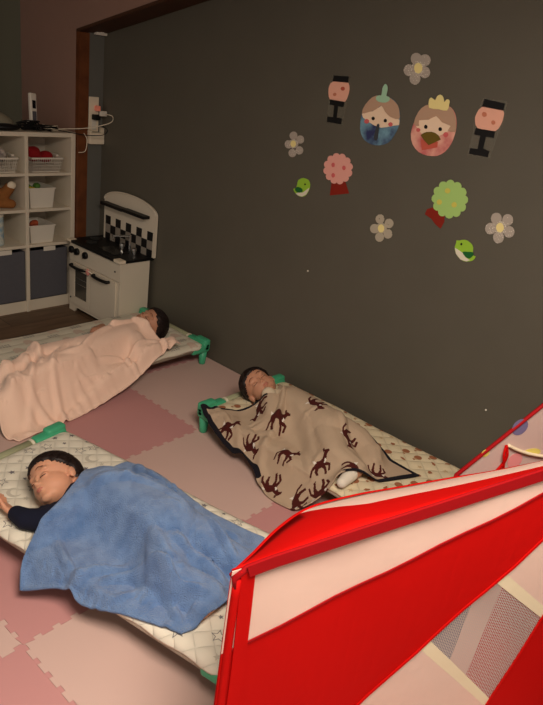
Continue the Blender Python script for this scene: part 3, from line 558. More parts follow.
# ------------------------------------------------------------------ paper decorations on the dark wall
DECOR = json.loads('''[["emperor",[["robe","robe_blue",0,[[1641,1531],[1659,1528],[1676,1520],[1691,1505],[1704,1487],[1711,1467],[1715,1447],[1717,1427],[1715,1407],[1712,1389],[1704,1371],[1693,1357],[1678,1345],[1659,1338],[1639,1334],[1619,1334],[1599,1337],[1580,1343],[1562,1352],[1549,1366],[1539,1383],[1531,1402],[1526,1421],[1524,1439],[1526,1457],[1531,1476],[1540,1494],[1553,1509],[1568,1519],[1586,1526],[1604,1530],[1623,1532]]],["face","peach",1,[[1715,1448],[1702,1455],[1663,1465],[1624,1492],[1591,1475],[1559,1457],[1526,1450],[1523,1430],[1548,1424],[1577,1414],[1607,1407],[1642,1411],[1677,1422],[1705,1434]]],["hair","brownhair",2,[[1641,1531],[1659,1527],[1676,1519],[1691,1504],[1704,1487],[1713,1467],[1714,1451],[1703,1451],[1685,1458],[1666,1465],[1648,1474],[1635,1486],[1624,1493],[1614,1486],[1602,1473],[1587,1463],[1570,1455],[1546,1451],[1527,1452],[1526,1463],[1532,1478],[1537,1491],[1545,1503],[1557,1512],[1571,1520],[1587,1526],[1604,1530],[1623,1532]]],["cheek","rose",2,[[1671,1424],[1671,1421],[1672,1418],[1674,1416],[1677,1414],[1681,1413],[1685,1413],[1688,1414],[1692,1415],[1694,1418],[1695,1420],[1695,1423],[1694,1426],[1692,1428],[1689,1430],[1685,1431],[1681,1431],[1678,1430],[1674,1429],[1672,1426]]],["cheek","rose",2,[[1553,1428],[1553,1426],[1554,1423],[1556,1421],[1558,1420],[1561,1419],[1565,1419],[1568,1420],[1570,1421],[1572,1423],[1574,1425],[1574,1428],[1573,1430],[1571,1432],[1568,1434],[1565,1435],[1562,1435],[1559,1434],[1556,1433],[1554,1431]]],["eye","ink",2,[[1645,1439],[1645,1435],[1648,1432],[1652,1431],[1656,1431],[1659,1433],[1661,1437],[1661,1440],[1658,1443],[1655,1445],[1651,1444],[1647,1442]]],["eye","ink",2,[[1584,1439],[1584,1435],[1586,1432],[1590,1431],[1594,1431],[1598,1433],[1599,1437],[1599,1440],[1597,1443],[1593,1445],[1589,1444],[1586,1442]]],["hat","mint",3,[[1656,1522],[1651,1527],[1643,1531],[1636,1530],[1632,1532],[1632,1544],[1633,1558],[1631,1566],[1628,1572],[1625,1576],[1621,1577],[1616,1574],[1611,1569],[1608,1561],[1607,1552],[1608,1542],[1608,1533],[1601,1531],[1593,1530],[1589,1524],[1589,1517],[1595,1512],[1605,1507],[1618,1505],[1632,1505],[1644,1507],[1652,1511],[1656,1516]]],["baton","slate",3,[[1627,1418],[1622,1421],[1617,1419],[1615,1416],[1614,1408],[1613,1385],[1612,1362],[1615,1354],[1619,1353],[1625,1354],[1631,1360],[1631,1375],[1630,1392],[1629,1407]]]]],["empress",[["robe","robe_pink",0,[[1388,1529],[1406,1525],[1421,1519],[1435,1507],[1446,1490],[1453,1468],[1458,1445],[1461,1425],[1461,1405],[1455,1385],[1444,1367],[1428,1353],[1409,1342],[1387,1337],[1365,1335],[1344,1337],[1324,1341],[1308,1350],[1294,1362],[1283,1377],[1275,1395],[1270,1414],[1268,1434],[1268,1454],[1271,1472],[1278,1491],[1287,1507],[1299,1519],[1312,1527],[1329,1531],[1349,1533],[1368,1532]]],["face","peach",1,[[1449,1442],[1434,1462],[1394,1472],[1363,1488],[1332,1470],[1290,1462],[1295,1442],[1314,1428],[1333,1416],[1383,1407],[1413,1414]]],["hair","brownhair",2,[[1388,1528],[1405,1525],[1421,1518],[1435,1507],[1446,1490],[1454,1466],[1455,1444],[1442,1438],[1429,1440],[1433,1449],[1435,1461],[1416,1465],[1393,1469],[1377,1480],[1363,1487],[1348,1479],[1332,1468],[1310,1464],[1292,1460],[1296,1451],[1300,1442],[1285,1439],[1269,1442],[1267,1454],[1272,1472],[1279,1490],[1289,1507],[1299,1518],[1312,1526],[1329,1530],[1348,1532],[1368,1531]]],["cheek","rose",2,[[1294,1427],[1294,1424],[1295,1421],[1297,1419],[1299,1417],[1302,1416],[1306,1416],[1309,1417],[1312,1419],[1314,1421],[1315,1424],[1315,1427],[1315,1429],[1313,1432],[1310,1434],[1307,1435],[1304,1435],[1300,1434],[1297,1432],[1295,1430]]],["cheek","rose",2,[[1420,1426],[1420,1424],[1421,1422],[1422,1420],[1425,1418],[1427,1418],[1430,1417],[1433,1418],[1436,1419],[1437,1421],[1438,1423],[1439,1426],[1438,1428],[1436,1430],[1434,1431],[1431,1432],[1428,1432],[1425,1431],[1423,1430],[1421,1428]]],["eye","ink",2,[[1391,1442],[1391,1438],[1393,1435],[1397,1434],[1401,1434],[1404,1436],[1406,1440],[1406,1444],[1404,1447],[1401,1449],[1397,1448],[1393,1446]]],["eye","ink",2,[[1326,1443],[1326,1439],[1328,1436],[1332,1435],[1336,1435],[1339,1437],[1341,1441],[1341,1445],[1339,1448],[1336,1449],[1332,1449],[1328,1447]]],["crown","butter",3,[[1401,1513],[1407,1527],[1408,1542],[1405,1549],[1399,1551],[1390,1547],[1381,1543],[1379,1550],[1376,1559],[1370,1564],[1363,1566],[1356,1564],[1349,1558],[1344,1549],[1341,1541],[1336,1547],[1332,1553],[1325,1553],[1319,1549],[1318,1544],[1318,1537],[1317,1524],[1321,1513],[1337,1511],[1358,1513],[1381,1511]]],["sash","brick",1,[[1410,1391],[1333,1394],[1330,1373],[1395,1351]]],["fan","olive",3,[[1413,1407],[1403,1416],[1389,1423],[1367,1427],[1351,1425],[1334,1418],[1321,1405],[1342,1391],[1368,1376],[1392,1391]]]]],["lantern1",[["film","film",0,[[1907,1584],[1807,1589],[1801,1483],[1805,1386],[1900,1384],[1902,1471],[1918,1511]]],["lamp_cap","black",1,[[1896,1582],[1814,1586],[1813,1561],[1896,1558]]],["lamp_shade","coral",1,[[1895,1557],[1877,1560],[1854,1560],[1832,1563],[1813,1562],[1804,1551],[1800,1536],[1800,1521],[1803,1506],[1807,1493],[1815,1483],[1832,1482],[1853,1483],[1875,1481],[1895,1483],[1905,1496],[1910,1512],[1912,1527],[1910,1540],[1905,1550]]],["flower_print","rust",2,[[1824,1536],[1825,1531],[1830,1528],[1836,1527],[1842,1529],[1846,1534],[1844,1539],[1840,1542],[1833,1543],[1827,1541]]],["flower_print","clay",2,[[1864,1508],[1865,1504],[1869,1501],[1874,1500],[1880,1502],[1882,1506],[1881,1510],[1877,1513],[1871,1514],[1866,1512]]],["stand","black",1,[[1895,1485],[1815,1484],[1818,1462],[1846,1462],[1844,1415],[1815,1415],[1815,1391],[1893,1390],[1895,1412],[1864,1414],[1867,1462],[1892,1463]]]]],["lantern2",[["film","film",0,[[1188,1576],[1089,1576],[1090,1540],[1083,1517],[1095,1463],[1104,1369],[1198,1367],[1197,1448],[1205,1496],[1200,1529]]],["lamp_cap","black",1,[[1181,1573],[1098,1567],[1099,1542],[1184,1545]]],["lamp_shade","coral",1,[[1183,1544],[1163,1547],[1140,1545],[1118,1546],[1099,1543],[1092,1533],[1091,1520],[1091,1506],[1094,1492],[1099,1479],[1108,1469],[1124,1467],[1144,1467],[1164,1467],[1181,1469],[1192,1479],[1198,1493],[1201,1505],[1199,1517],[1194,1532]]],["flower_print","clay",2,[[1157,1521],[1157,1516],[1161,1512],[1167,1511],[1173,1514],[1176,1519],[1176,1524],[1172,1528],[1166,1528],[1160,1526]]],["flower_print","clay",2,[[1116,1498],[1116,1493],[1120,1490],[1124,1489],[1129,1491],[1132,1496],[1132,1500],[1128,1504],[1124,1504],[1119,1502]]],["stand","black",1,[[1188,1468],[1110,1468],[1108,1444],[1140,1444],[1139,1401],[1112,1395],[1113,1373],[1191,1373],[1191,1394],[1161,1395],[1163,1444],[1189,1444]]]]],["pinktree",[["trunk","redbrown",0,[[1816,1151],[1746,1162],[1711,1111],[1814,1080]]],["crown","treepink",1,[[1721,1211],[1716,1208],[1713,1203],[1712,1199],[1712,1195],[1714,1190],[1717,1187],[1721,1183],[1728,1181],[1725,1176],[1725,1171],[1727,1166],[1730,1162],[1734,1159],[1739,1157],[1744,1156],[1751,1157],[1753,1151],[1756,1146],[1760,1143],[1764,1141],[1770,1139],[1775,1139],[1781,1141],[1786,1145],[1791,1140],[1796,1137],[1801,1136],[1807,1136],[1812,1137],[1817,1139],[1821,1143],[1823,1149],[1830,1146],[1836,1146],[1841,1147],[1846,1149],[1849,1153],[1852,1157],[1853,1162],[1851,1168],[1859,1168],[1864,1171],[1868,1174],[1870,1178],[1871,1182],[1871,1187],[1868,1192],[1863,1197],[1869,1200],[1872,1205],[1873,1209],[1873,1214],[1871,1218],[1868,1222],[1863,1225],[1856,1228],[1859,1233],[1858,1238],[1857,1243],[1854,1247],[1850,1250],[1844,1252],[1839,1253],[1831,1252],[1830,1258],[1827,1262],[1823,1265],[1818,1267],[1813,1268],[1807,1268],[1802,1267],[1797,1263],[1792,1267],[1787,1270],[1781,1271],[1776,1271],[1771,1270],[1767,1267],[1763,1264],[1761,1258],[1754,1260],[1748,1260],[1743,1259],[1739,1257],[1735,1254],[1733,1250],[1732,1245],[1733,1239],[1726,1239],[1722,1236],[1718,1233],[1715,1229],[1714,1225],[1715,1220],[1717,1216]]],["blossom","rose",2,[[1812,1217],[1812,1212],[1814,1208],[1819,1206],[1824,1206],[1828,1209],[1830,1214],[1830,1219],[1827,1223],[1823,1225],[1818,1225],[1814,1222]]],["blossom","rose",2,[[1750,1215],[1751,1210],[1753,1206],[1758,1204],[1762,1204],[1766,1207],[1769,1212],[1769,1217],[1766,1221],[1762,1223],[1757,1223],[1753,1220]]],["blossom","rose",2,[[1802,1173],[1802,1168],[1805,1164],[1810,1161],[1815,1162],[1819,1165],[1821,1169],[1821,1174],[1818,1179],[1814,1181],[1809,1180],[1804,1178]]]]],["greentree",[["trunk","redbrown",0,[[1316,1130],[1288,1145],[1233,1123],[1228,1099],[1237,1068],[1263,1079],[1287,1097],[1321,1108]]],["crown","treegreen",1,[[1158,1186],[1153,1181],[1151,1176],[1151,1171],[1151,1166],[1154,1161],[1157,1158],[1162,1155],[1169,1154],[1167,1147],[1168,1142],[1170,1137],[1173,1134],[1177,1131],[1182,1129],[1188,1129],[1195,1131],[1197,1125],[1200,1121],[1205,1118],[1210,1116],[1215,1116],[1220,1117],[1225,1119],[1230,1125],[1235,1120],[1241,1118],[1246,1117],[1251,1118],[1256,1121],[1260,1124],[1263,1129],[1265,1136],[1272,1134],[1277,1135],[1282,1137],[1287,1140],[1290,1145],[1291,1150],[1291,1155],[1289,1162],[1296,1164],[1300,1167],[1304,1171],[1305,1176],[1306,1181],[1304,1186],[1302,1191],[1296,1195],[1301,1200],[1303,1206],[1304,1211],[1303,1216],[1300,1220],[1296,1224],[1291,1226],[1284,1227],[1286,1234],[1285,1239],[1283,1244],[1279,1248],[1275,1250],[1270,1251],[1264,1252],[1257,1249],[1255,1255],[1251,1259],[1247,1262],[1242,1264],[1237,1264],[1232,1263],[1227,1260],[1222,1255],[1217,1259],[1212,1261],[1206,1261],[1201,1260],[1197,1258],[1193,1254],[1190,1250],[1189,1243],[1182,1245],[1176,1244],[1172,1242],[1168,1238],[1165,1234],[1163,1230],[1163,1224],[1165,1218],[1159,1216],[1154,1213],[1151,1209],[1150,1204],[1149,1199],[1150,1194],[1153,1190]]],["fruit","orange",2,[[1231,1223],[1232,1217],[1235,1212],[1240,1210],[1246,1210],[1252,1213],[1255,1218],[1254,1223],[1251,1228],[1246,1230],[1239,1230],[1234,1227]]],["fruit","orange",2,[[1256,1172],[1256,1167],[1259,1162],[1265,1159],[1271,1159],[1276,1162],[1279,1167],[1279,1172],[1276,1177],[1270,1180],[1264,1180],[1258,1177]]],["fruit","orange",2,[[1190,1176],[1190,1171],[1193,1166],[1199,1163],[1205,1163],[1210,1166],[1213,1171],[1213,1177],[1209,1181],[1204,1184],[1198,1184],[1193,1181]]]]],["flower",[["petal","dotfab",0,[[1479,1685],[1480,1675],[1485,1667],[1493,1662],[1504,1661],[1516,1665],[1524,1671],[1529,1681],[1529,1690],[1524,1698],[1515,1703],[1504,1704],[1493,1701],[1484,1694]]],["petal","dotfab",0,[[1439,1683],[1440,1674],[1444,1666],[1453,1661],[1464,1660],[1475,1663],[1483,1670],[1488,1679],[1488,1689],[1483,1697],[1474,1701],[1463,1702],[1453,1699],[1444,1692]]],["petal","dotfab",0,[[1430,1641],[1430,1631],[1435,1623],[1444,1618],[1454,1617],[1465,1620],[1474,1627],[1479,1636],[1479,1645],[1474,1653],[1465,1658],[1454,1659],[1443,1656],[1435,1649]]],["petal","dotfab",0,[[1467,1613],[1467,1604],[1472,1596],[1481,1590],[1492,1589],[1503,1592],[1512,1599],[1516,1608],[1516,1618],[1511,1626],[1502,1631],[1491,1632],[1480,1629],[1471,1622]]],["petal","dotfab",0,[[1500,1641],[1500,1631],[1506,1623],[1515,1618],[1526,1617],[1537,1620],[1546,1627],[1551,1636],[1550,1645],[1545,1654],[1536,1659],[1525,1660],[1514,1656],[1505,1650]]],["petal","dotfab",0,[[1453,1653],[1453,1642],[1460,1632],[1471,1625],[1486,1624],[1500,1628],[1512,1636],[1518,1647],[1517,1659],[1510,1669],[1498,1675],[1484,1676],[1470,1672],[1459,1664]]],["flower_center","butter",1,[[1467,1652],[1466,1644],[1469,1638],[1473,1633],[1480,1631],[1488,1632],[1495,1635],[1500,1641],[1503,1648],[1504,1656],[1501,1662],[1496,1667],[1490,1669],[1482,1668],[1475,1665],[1470,1659]]]]],["flower",[["petal","dotfab",0,[[2053,1306],[2054,1298],[2059,1291],[2068,1286],[2078,1284],[2088,1286],[2096,1291],[2100,1299],[2099,1307],[2093,1314],[2085,1319],[2074,1321],[2064,1319],[2057,1314]]],["petal","dotfab",0,[[2010,1296],[2010,1287],[2015,1280],[2024,1275],[2034,1274],[2044,1276],[2052,1281],[2055,1288],[2055,1297],[2049,1304],[2041,1309],[2031,1310],[2021,1308],[2013,1303]]],["petal","dotfab",0,[[2005,1248],[2006,1239],[2011,1232],[2020,1227],[2030,1225],[2040,1227],[2047,1232],[2051,1240],[2050,1248],[2045,1256],[2037,1261],[2026,1262],[2016,1260],[2009,1255]]],["petal","dotfab",0,[[2044,1229],[2045,1220],[2050,1213],[2059,1208],[2069,1206],[2079,1208],[2087,1213],[2091,1221],[2090,1229],[2085,1237],[2076,1242],[2066,1244],[2056,1242],[2048,1236]]],["petal","dotfab",0,[[2074,1263],[2075,1255],[2080,1248],[2089,1242],[2099,1241],[2109,1243],[2117,1248],[2121,1256],[2120,1264],[2115,1272],[2106,1277],[2095,1278],[2085,1276],[2078,1271]]],["petal","dotfab",0,[[2040,1272],[2041,1262],[2047,1254],[2058,1248],[2071,1245],[2083,1248],[2093,1254],[2097,1262],[2096,1272],[2089,1280],[2078,1286],[2066,1288],[2053,1286],[2044,1280]]],["flower_center","butter",1,[[2052,1270],[2052,1263],[2055,1258],[2059,1254],[2065,1252],[2072,1252],[2078,1254],[2082,1259],[2085,1264],[2084,1270],[2082,1276],[2077,1280],[2071,1282],[2065,1282],[2059,1280],[2054,1275]]]]],["flower",[["petal","inkfab",0,[[1506,1044],[1506,1035],[1510,1027],[1518,1021],[1528,1019],[1538,1020],[1545,1026],[1550,1034],[1549,1043],[1545,1051],[1537,1057],[1527,1060],[1517,1058],[1510,1052]]],["petal","inkfab",0,[[1457,1037],[1457,1028],[1462,1019],[1469,1013],[1479,1011],[1488,1013],[1496,1018],[1500,1026],[1500,1035],[1496,1044],[1488,1050],[1478,1052],[1469,1050],[1461,1045]]],["petal","inkfab",0,[[1452,992],[1452,983],[1456,975],[1464,969],[1473,966],[1483,968],[1491,973],[1495,982],[1495,991],[1490,999],[1482,1005],[1473,1008],[1463,1006],[1456,1000]]],["petal","inkfab",0,[[1489,969],[1490,960],[1494,951],[1502,945],[1512,942],[1522,944],[1529,949],[1534,958],[1533,967],[1529,975],[1521,982],[1511,984],[1501,982],[1494,977]]],["petal","inkfab",0,[[1523,998],[1523,989],[1527,980],[1535,974],[1545,972],[1555,973],[1563,979],[1567,987],[1567,996],[1562,1005],[1554,1011],[1544,1013],[1535,1012],[1527,1006]]],["petal","inkfab",0,[[1484,1008],[1484,998],[1490,988],[1500,981],[1512,978],[1524,979],[1534,985],[1539,995],[1538,1006],[1532,1016],[1522,1023],[1510,1026],[1498,1024],[1489,1018]]],["flower_center","butter",1,[[1496,1005],[1495,999],[1497,992],[1501,987],[1507,985],[1513,984],[1519,987],[1524,992],[1527,998],[1527,1005],[1525,1011],[1521,1016],[1515,1019],[1509,1019],[1503,1016],[1498,1012]]]]],["flower",[["petal","dotfab",0,[[998,1166],[997,1156],[1001,1148],[1008,1142],[1018,1139],[1027,1141],[1035,1147],[1040,1156],[1040,1166],[1037,1175],[1029,1181],[1020,1183],[1010,1181],[1003,1175]]],["petal","dotfab",0,[[954,1171],[953,1161],[957,1153],[964,1147],[973,1144],[982,1147],[990,1153],[995,1161],[995,1171],[992,1180],[985,1186],[975,1188],[966,1186],[958,1180]]],["petal","dotfab",0,[[936,1130],[936,1121],[939,1112],[946,1106],[955,1103],[965,1105],[972,1111],[977,1120],[978,1130],[974,1139],[967,1145],[958,1147],[949,1145],[941,1139]]],["petal","dotfab",0,[[970,1100],[970,1090],[973,1081],[981,1075],[990,1072],[999,1074],[1007,1080],[1012,1089],[1013,1099],[1009,1108],[1002,1115],[992,1117],[983,1115],[975,1109]]],["petal","dotfab",0,[[1009,1125],[1009,1115],[1012,1106],[1020,1100],[1029,1097],[1039,1099],[1047,1105],[1052,1114],[1052,1124],[1048,1133],[1041,1139],[1031,1142],[1022,1140],[1014,1134]]],["petal","dotfab",0,[[969,1139],[969,1128],[973,1117],[982,1110],[993,1107],[1005,1110],[1014,1116],[1020,1126],[1020,1137],[1016,1147],[1007,1154],[995,1157],[984,1155],[975,1148]]],["flower_center","butter",1,[[980,1136],[979,1129],[981,1122],[984,1117],[989,1115],[995,1115],[1001,1117],[1006,1122],[1009,1129],[1010,1136],[1008,1142],[1005,1147],[999,1150],[994,1150],[988,1147],[983,1142]]]]],["bird",[["bird_body","lime",0,[[2013,1089],[2013,1100],[2010,1111],[1998,1120],[1982,1126],[1965,1126],[1950,1123],[1941,1115],[1936,1104],[1935,1091],[1938,1078],[1943,1065],[1950,1054],[1960,1045],[1972,1040],[1986,1038],[2001,1041],[2014,1047],[2025,1054],[2031,1061],[2032,1066],[2025,1069],[2017,1072],[2015,1079]]],["belly","cream",1,[[1938,1089],[1972,1060],[2000,1054],[2013,1047],[1997,1041],[1972,1041],[1950,1055],[1940,1075]]],["wing","darkgreen",2,[[2020,1069],[2015,1075],[2005,1080],[1991,1080],[1979,1077],[1974,1072],[1973,1065],[1982,1059],[1993,1055],[2002,1055],[2011,1057],[2018,1062]]],["eye","ink",2,[[1959,1101],[1960,1099],[1962,1097],[1965,1096],[1967,1097],[1969,1099],[1968,1102],[1966,1104],[1963,1104],[1961,1103]]]]],["bird",[["bird_body","lime",0,[[1157,1040],[1153,1041],[1146,1042],[1137,1047],[1125,1051],[1112,1051],[1098,1046],[1088,1040],[1081,1030],[1078,1014],[1075,1001],[1068,1000],[1062,1000],[1063,992],[1068,982],[1079,975],[1094,969],[1107,968],[1120,971],[1134,978],[1146,988],[1154,1001],[1158,1013],[1157,1022],[1156,1030],[1157,1036]]],["belly","cream",1,[[1156,1010],[1143,1007],[1118,999],[1101,985],[1080,979],[1094,970],[1120,971],[1145,988]]],["wing","darkgreen",2,[[1119,1003],[1111,1007],[1098,1009],[1087,1012],[1078,1013],[1073,1011],[1071,1006],[1075,996],[1082,986],[1092,985],[1102,988],[1113,995]]],["eye","ink",2,[[1128,1033],[1128,1030],[1129,1028],[1132,1027],[1135,1028],[1136,1031],[1136,1033],[1134,1036],[1132,1036],[1129,1035]]]]]]''')
DL = dict(emperor=('paper_doll', 'blue robed paper doll face with a mint green hat', 'wall decoration', None), empress=('paper_doll', 'pink robed paper doll face with yellow crown and fan', 'wall decoration', None),
          lantern1=('paper_lantern', 'smaller pink and black paper lantern left of the dolls', 'wall decoration', 'paper lantern stands'), lantern2=('paper_lantern', 'pink and black paper lantern right of the crowned doll', 'wall decoration', 'paper lantern stands'),
          pinktree=('paper_tree', 'pink scalloped paper tree with red brown trunk', 'wall decoration', None), greentree=('paper_tree', 'tilted green paper tree with yellow fruit', 'wall decoration', None))
FL = ['patterned paper flower above the two doll faces', 'small patterned paper flower at the far left of the wall display', 'ink-patterned paper flower between the pink and green trees', 'spotted grey paper flower at the right below the lantern']
BL = ['green paper bird at the left under the small flower', 'green paper bird at the lower right under the green tree']
fi = bi = 0
for kind, layers in DECOR:
    if kind == 'flower': nm, lab, cat, grp = 'paper_flower', FL[fi], 'wall decoration', 'paper flowers on the dark wall'; fi += 1
    elif kind == 'bird': nm, lab, cat, grp = 'paper_bird', BL[bi], 'wall decoration', 'green paper birds on the dark wall'; bi += 1
    else: nm, lab, cat, grp = DL[kind]
    al = [p for l in layers for p in l[3]]; cy = sum(p[0] for p in al)/len(al)/1000; cz = sum(p[1] for p in al)/len(al)/1000
    q = thing(nm, lab, cat, (XW-.0005, cy, cz), 0, grp)
    base = 0
    if kind == 'flower':
        for k, (n, m, l, P_) in enumerate(layers):
            if n == 'petal' and k < 5:
                b = BM(); prism(b, [(-.0005-.0004*(k % 5), p[0]/1000-cy, p[1]/1000-cz) for p in P_], (-.0018, 0, 0)); build('petal', b, m, q)
            elif n == 'petal':
                b = BM(); prism(b, [(-.0005, p[0]/1000-cy, p[1]/1000-cz) for p in P_], (-.0036, 0, 0)); build('flower_base', b, m, q)
            else:
                b = BM(); prism(b, [(-.0043, p[0]/1000-cy, p[1]/1000-cz) for p in P_], (-.0015, 0, 0)); build(n, b, m, q)
        continue
    for n, m, l, P_ in layers:
        b = BM(); d0 = -.0003-.0016*l; prism(b, [(d0, p[0]/1000-cy, p[1]/1000-cz) for p in P_], (-.0014 if m != 'film' else -.0004, 0, 0)); build(n, b, m, q)
for (y, z, lab) in ((1.871, .704, 'tiny white pin in the dark wall below the pink tree'), (.853, .403, 'tiny pale pin low on the dark wall near the tent')):
    b = BM(); ico(b, (XW-.003, y, z), .0045, 2); tag(build('wall_pin', b, 'plastic_white', smooth=True), lab, 'pin')
# ------------------------------------------------------------------ cots
def padz(x, y, L=.615, W=.272):
    ex = max(0, abs(x)-(L-.05))/.05; ey = max(0, abs(y)-(W-.045))/.045
    z = .1345+.0022*math.sin(x*9+1)*math.cos(y*11)+.0012*math.sin(x*31)*math.sin(y*27+x*9)
    return z-.014*min(1.5, ex)**2.2-.017*min(1.5, ey)**2.2
def rr_map(u, v, L, W, rad=.06):
    """unit square -> rounded rectangle"""
    x, y = u*L, v*W
    cx, cy = L-rad, W-rad
    if abs(x) > cx and abs(y) > cy:
        ax, ay = (abs(x)-cx)/rad, (abs(y)-cy)/rad
        m = max(ax, ay); l = math.hypot(ax, ay)
        if l > 0: ax, ay = ax*m/l, ay*m/l
        x = math.copysign(cx+ax*rad, x); y = math.copysign(cy+ay*rad, y)
    return x, y
def star(r, k=.45, n=5, a0=0): return [((r if i % 2 == 0 else r*k)*math.cos(a0+PI*i/n), (r if i % 2 == 0 else r*k)*math.sin(a0+PI*i/n)) for i in range(2*n)]
def circ(r, n=14, cx=0, cy=0): return [(cx+r*math.cos(2*PI*i/n), cy+r*math.sin(2*PI*i/n)) for i in range(n)]
def moon(r):
    o = [(r*math.cos(a), r*math.sin(a)) for a in [math.radians(40+280*i/16) for i in range(17)]]
    i_ = [(r*.30+r*.78*math.cos(a), r*.78*math.sin(a)) for a in [math.radians(305-250*i/14) for i in range(15)]]
    return o+i_
def decal(bm, poly, x, y, rot, mi, L, W):
    c, s = math.cos(rot), math.sin(rot)
    P_ = []
    for px, py in poly:
        X, Y = x+px*c-py*s, y+px*s+py*c
        if abs(X) > L-.006 or abs(Y) > W-.006: return
        P_.append(Vector((X, Y, padz(X, Y, L, W)+.0011)))
    vs = [bm.verts.new(p) for p in P_]
    for t in tessellate_polygon([P_]):
        f = bm.faces.new([vs[i] for i in t]); f.material_index = mi; f.normal_update()
        if f.normal.z < 0: f.normal_flip()
def ring_decal(bm, outer, k, x, y, rot, mi, L, W):
    n = len(outer)
    for i in range(n):
        a, b_ = outer[i], outer[(i+1) % n]
        decal(bm, [a, b_, (b_[0]*k, b_[1]*k), (a[0]*k, a[1]*k)], x, y, rot, mi, L, W)
def make_pad(kind, root, L=.615, W=.272):
    bm = BM(); NX, NY = 96, 44
    top = [[None]*(NY+1) for _ in range(NX+1)]; bot = [[None]*(NY+1) for _ in range(NX+1)]
    for i in range(NX+1):
        for j in range(NY+1):
            x, y = rr_map(-1+2*i/NX, -1+2*j/NY, L, W)
            e = 1+.006*math.sin(i*.5)*(1 if j in (0, NY) else 0)
            z = padz(x, y*e, L, W)
            top[i][j] = bm.verts.new((x, y*e, z)); bot[i][j] = bm.verts.new((x*.995, y*e*.99, min(z-.006, .1125)if abs(y) < W-.03 and abs(x) < L-.03 else z-.010))
    for i in range(NX):
        for j in range(NY):
            bm.faces.new((top[i][j], top[i+1][j], top[i+1][j+1], top[i][j+1])); bm.faces.new((bot[i][j], bot[i][j+1], bot[i+1][j+1], bot[i+1][j]))
    for i in range(NX):
        bm.faces.new((bot[i][0], bot[i+1][0], top[i+1][0], top[i][0])); bm.faces.new((top[i][NY], top[i+1][NY], bot[i+1][NY], bot[i][NY]))
    for j in range(NY):
        bm.faces.new((bot[0][j], top[0][j], top[0][j+1], bot[0][j+1])); bm.faces.new((top[NX][j], bot[NX][j], bot[NX][j+1], top[NX][j+1]))
    r = random.Random({'star': 4, 'bear': 8, 'balloon': 15}[kind])
    for i in range(-9, 10):
        for j in range(-4, 5):
            sx, sy = .068, .064
            x = i*sx+(.034 if j % 2 else 0)+r.uniform(-.01, .01); y = j*sy+r.uniform(-.01, .01); a = r.uniform(0, 6)
            q = (i*2+j*3) % 5
            if kind == 'star':
                if q == 0: ring_decal(bm, star(.024), .80, x, y, a, 1, L, W)
                elif q == 1: decal(bm, star(.013), x, y, a, 1, L, W)
                elif q == 3: decal(bm, star(.009), x, y, a, 1, L, W)
                elif q == 2: decal(bm, moon(.026), x, y, a, 2, L, W)
                else: decal(bm, star(.012), x, y, a, 2, L, W)
            elif kind == 'balloon':
                up = PI/2+r.uniform(-.4, .4)+PI
                if q in (0, 3):
                    decal(bm, circ(.017), x, y, 0, 1, L, W)
                    decal(bm, [(-.005, -.03), (.005, -.03), (.006, -.022), (-.006, -.022)], x, y, up+PI/2, 1, L, W)
                    decal(bm, [(-.0115, -.012), (-.005, -.022), (.005, -.022), (.0115, -.012)], x, y, up+PI/2, 2, L, W)
                elif q == 1: decal(bm, [(0, .012), (.012, 0), (.008, -.008), (-.008, -.008), (-.012, 0)], x, y, a, 1, L, W)
                elif q == 4: decal(bm, star(.013), x, y, a, 2, L, W)
                else: decal(bm, [(-.016, 0), (-.006, .008), (.008, .007), (.016, 0), (.004, -.006)], x, y, a, 1, L, W)
            else:
                if (i+2*j) % 4 == 0:
                    decal(bm, circ(.026), x, y, 0, 2, L, W); decal(bm, circ(.009, 10, -.02, .022), x, y, 0, 2, L, W); decal(bm, circ(.009, 10, .02, .022), x, y, 0, 2, L, W)
                elif (i+2*j) % 4 == 2:
                    for k in range(3):
                        for l_ in range(4): decal(bm, [(-.006, -.002), (.006, -.002), (.006, .002), (-.006, .002)], x+.016*(l_-1.5), y+.011*(k-1), 0, 1, L, W)
    m = {'star': ['quilt_star', 'print_grey', 'print_pale'], 'balloon': ['quilt_balloon', 'print_brown', 'print_tan'], 'bear': ['quilt_bear', 'print_grey', 'print_rose']}[kind]
    o = build('quilted_pad', bm, m, root, recalc=False)
    n = (NX*NY)*2+2*NX+2*NY
    o.data.polygons.foreach_set('use_smooth', [k < n for k in range(len(o.data.polygons))])
    return o
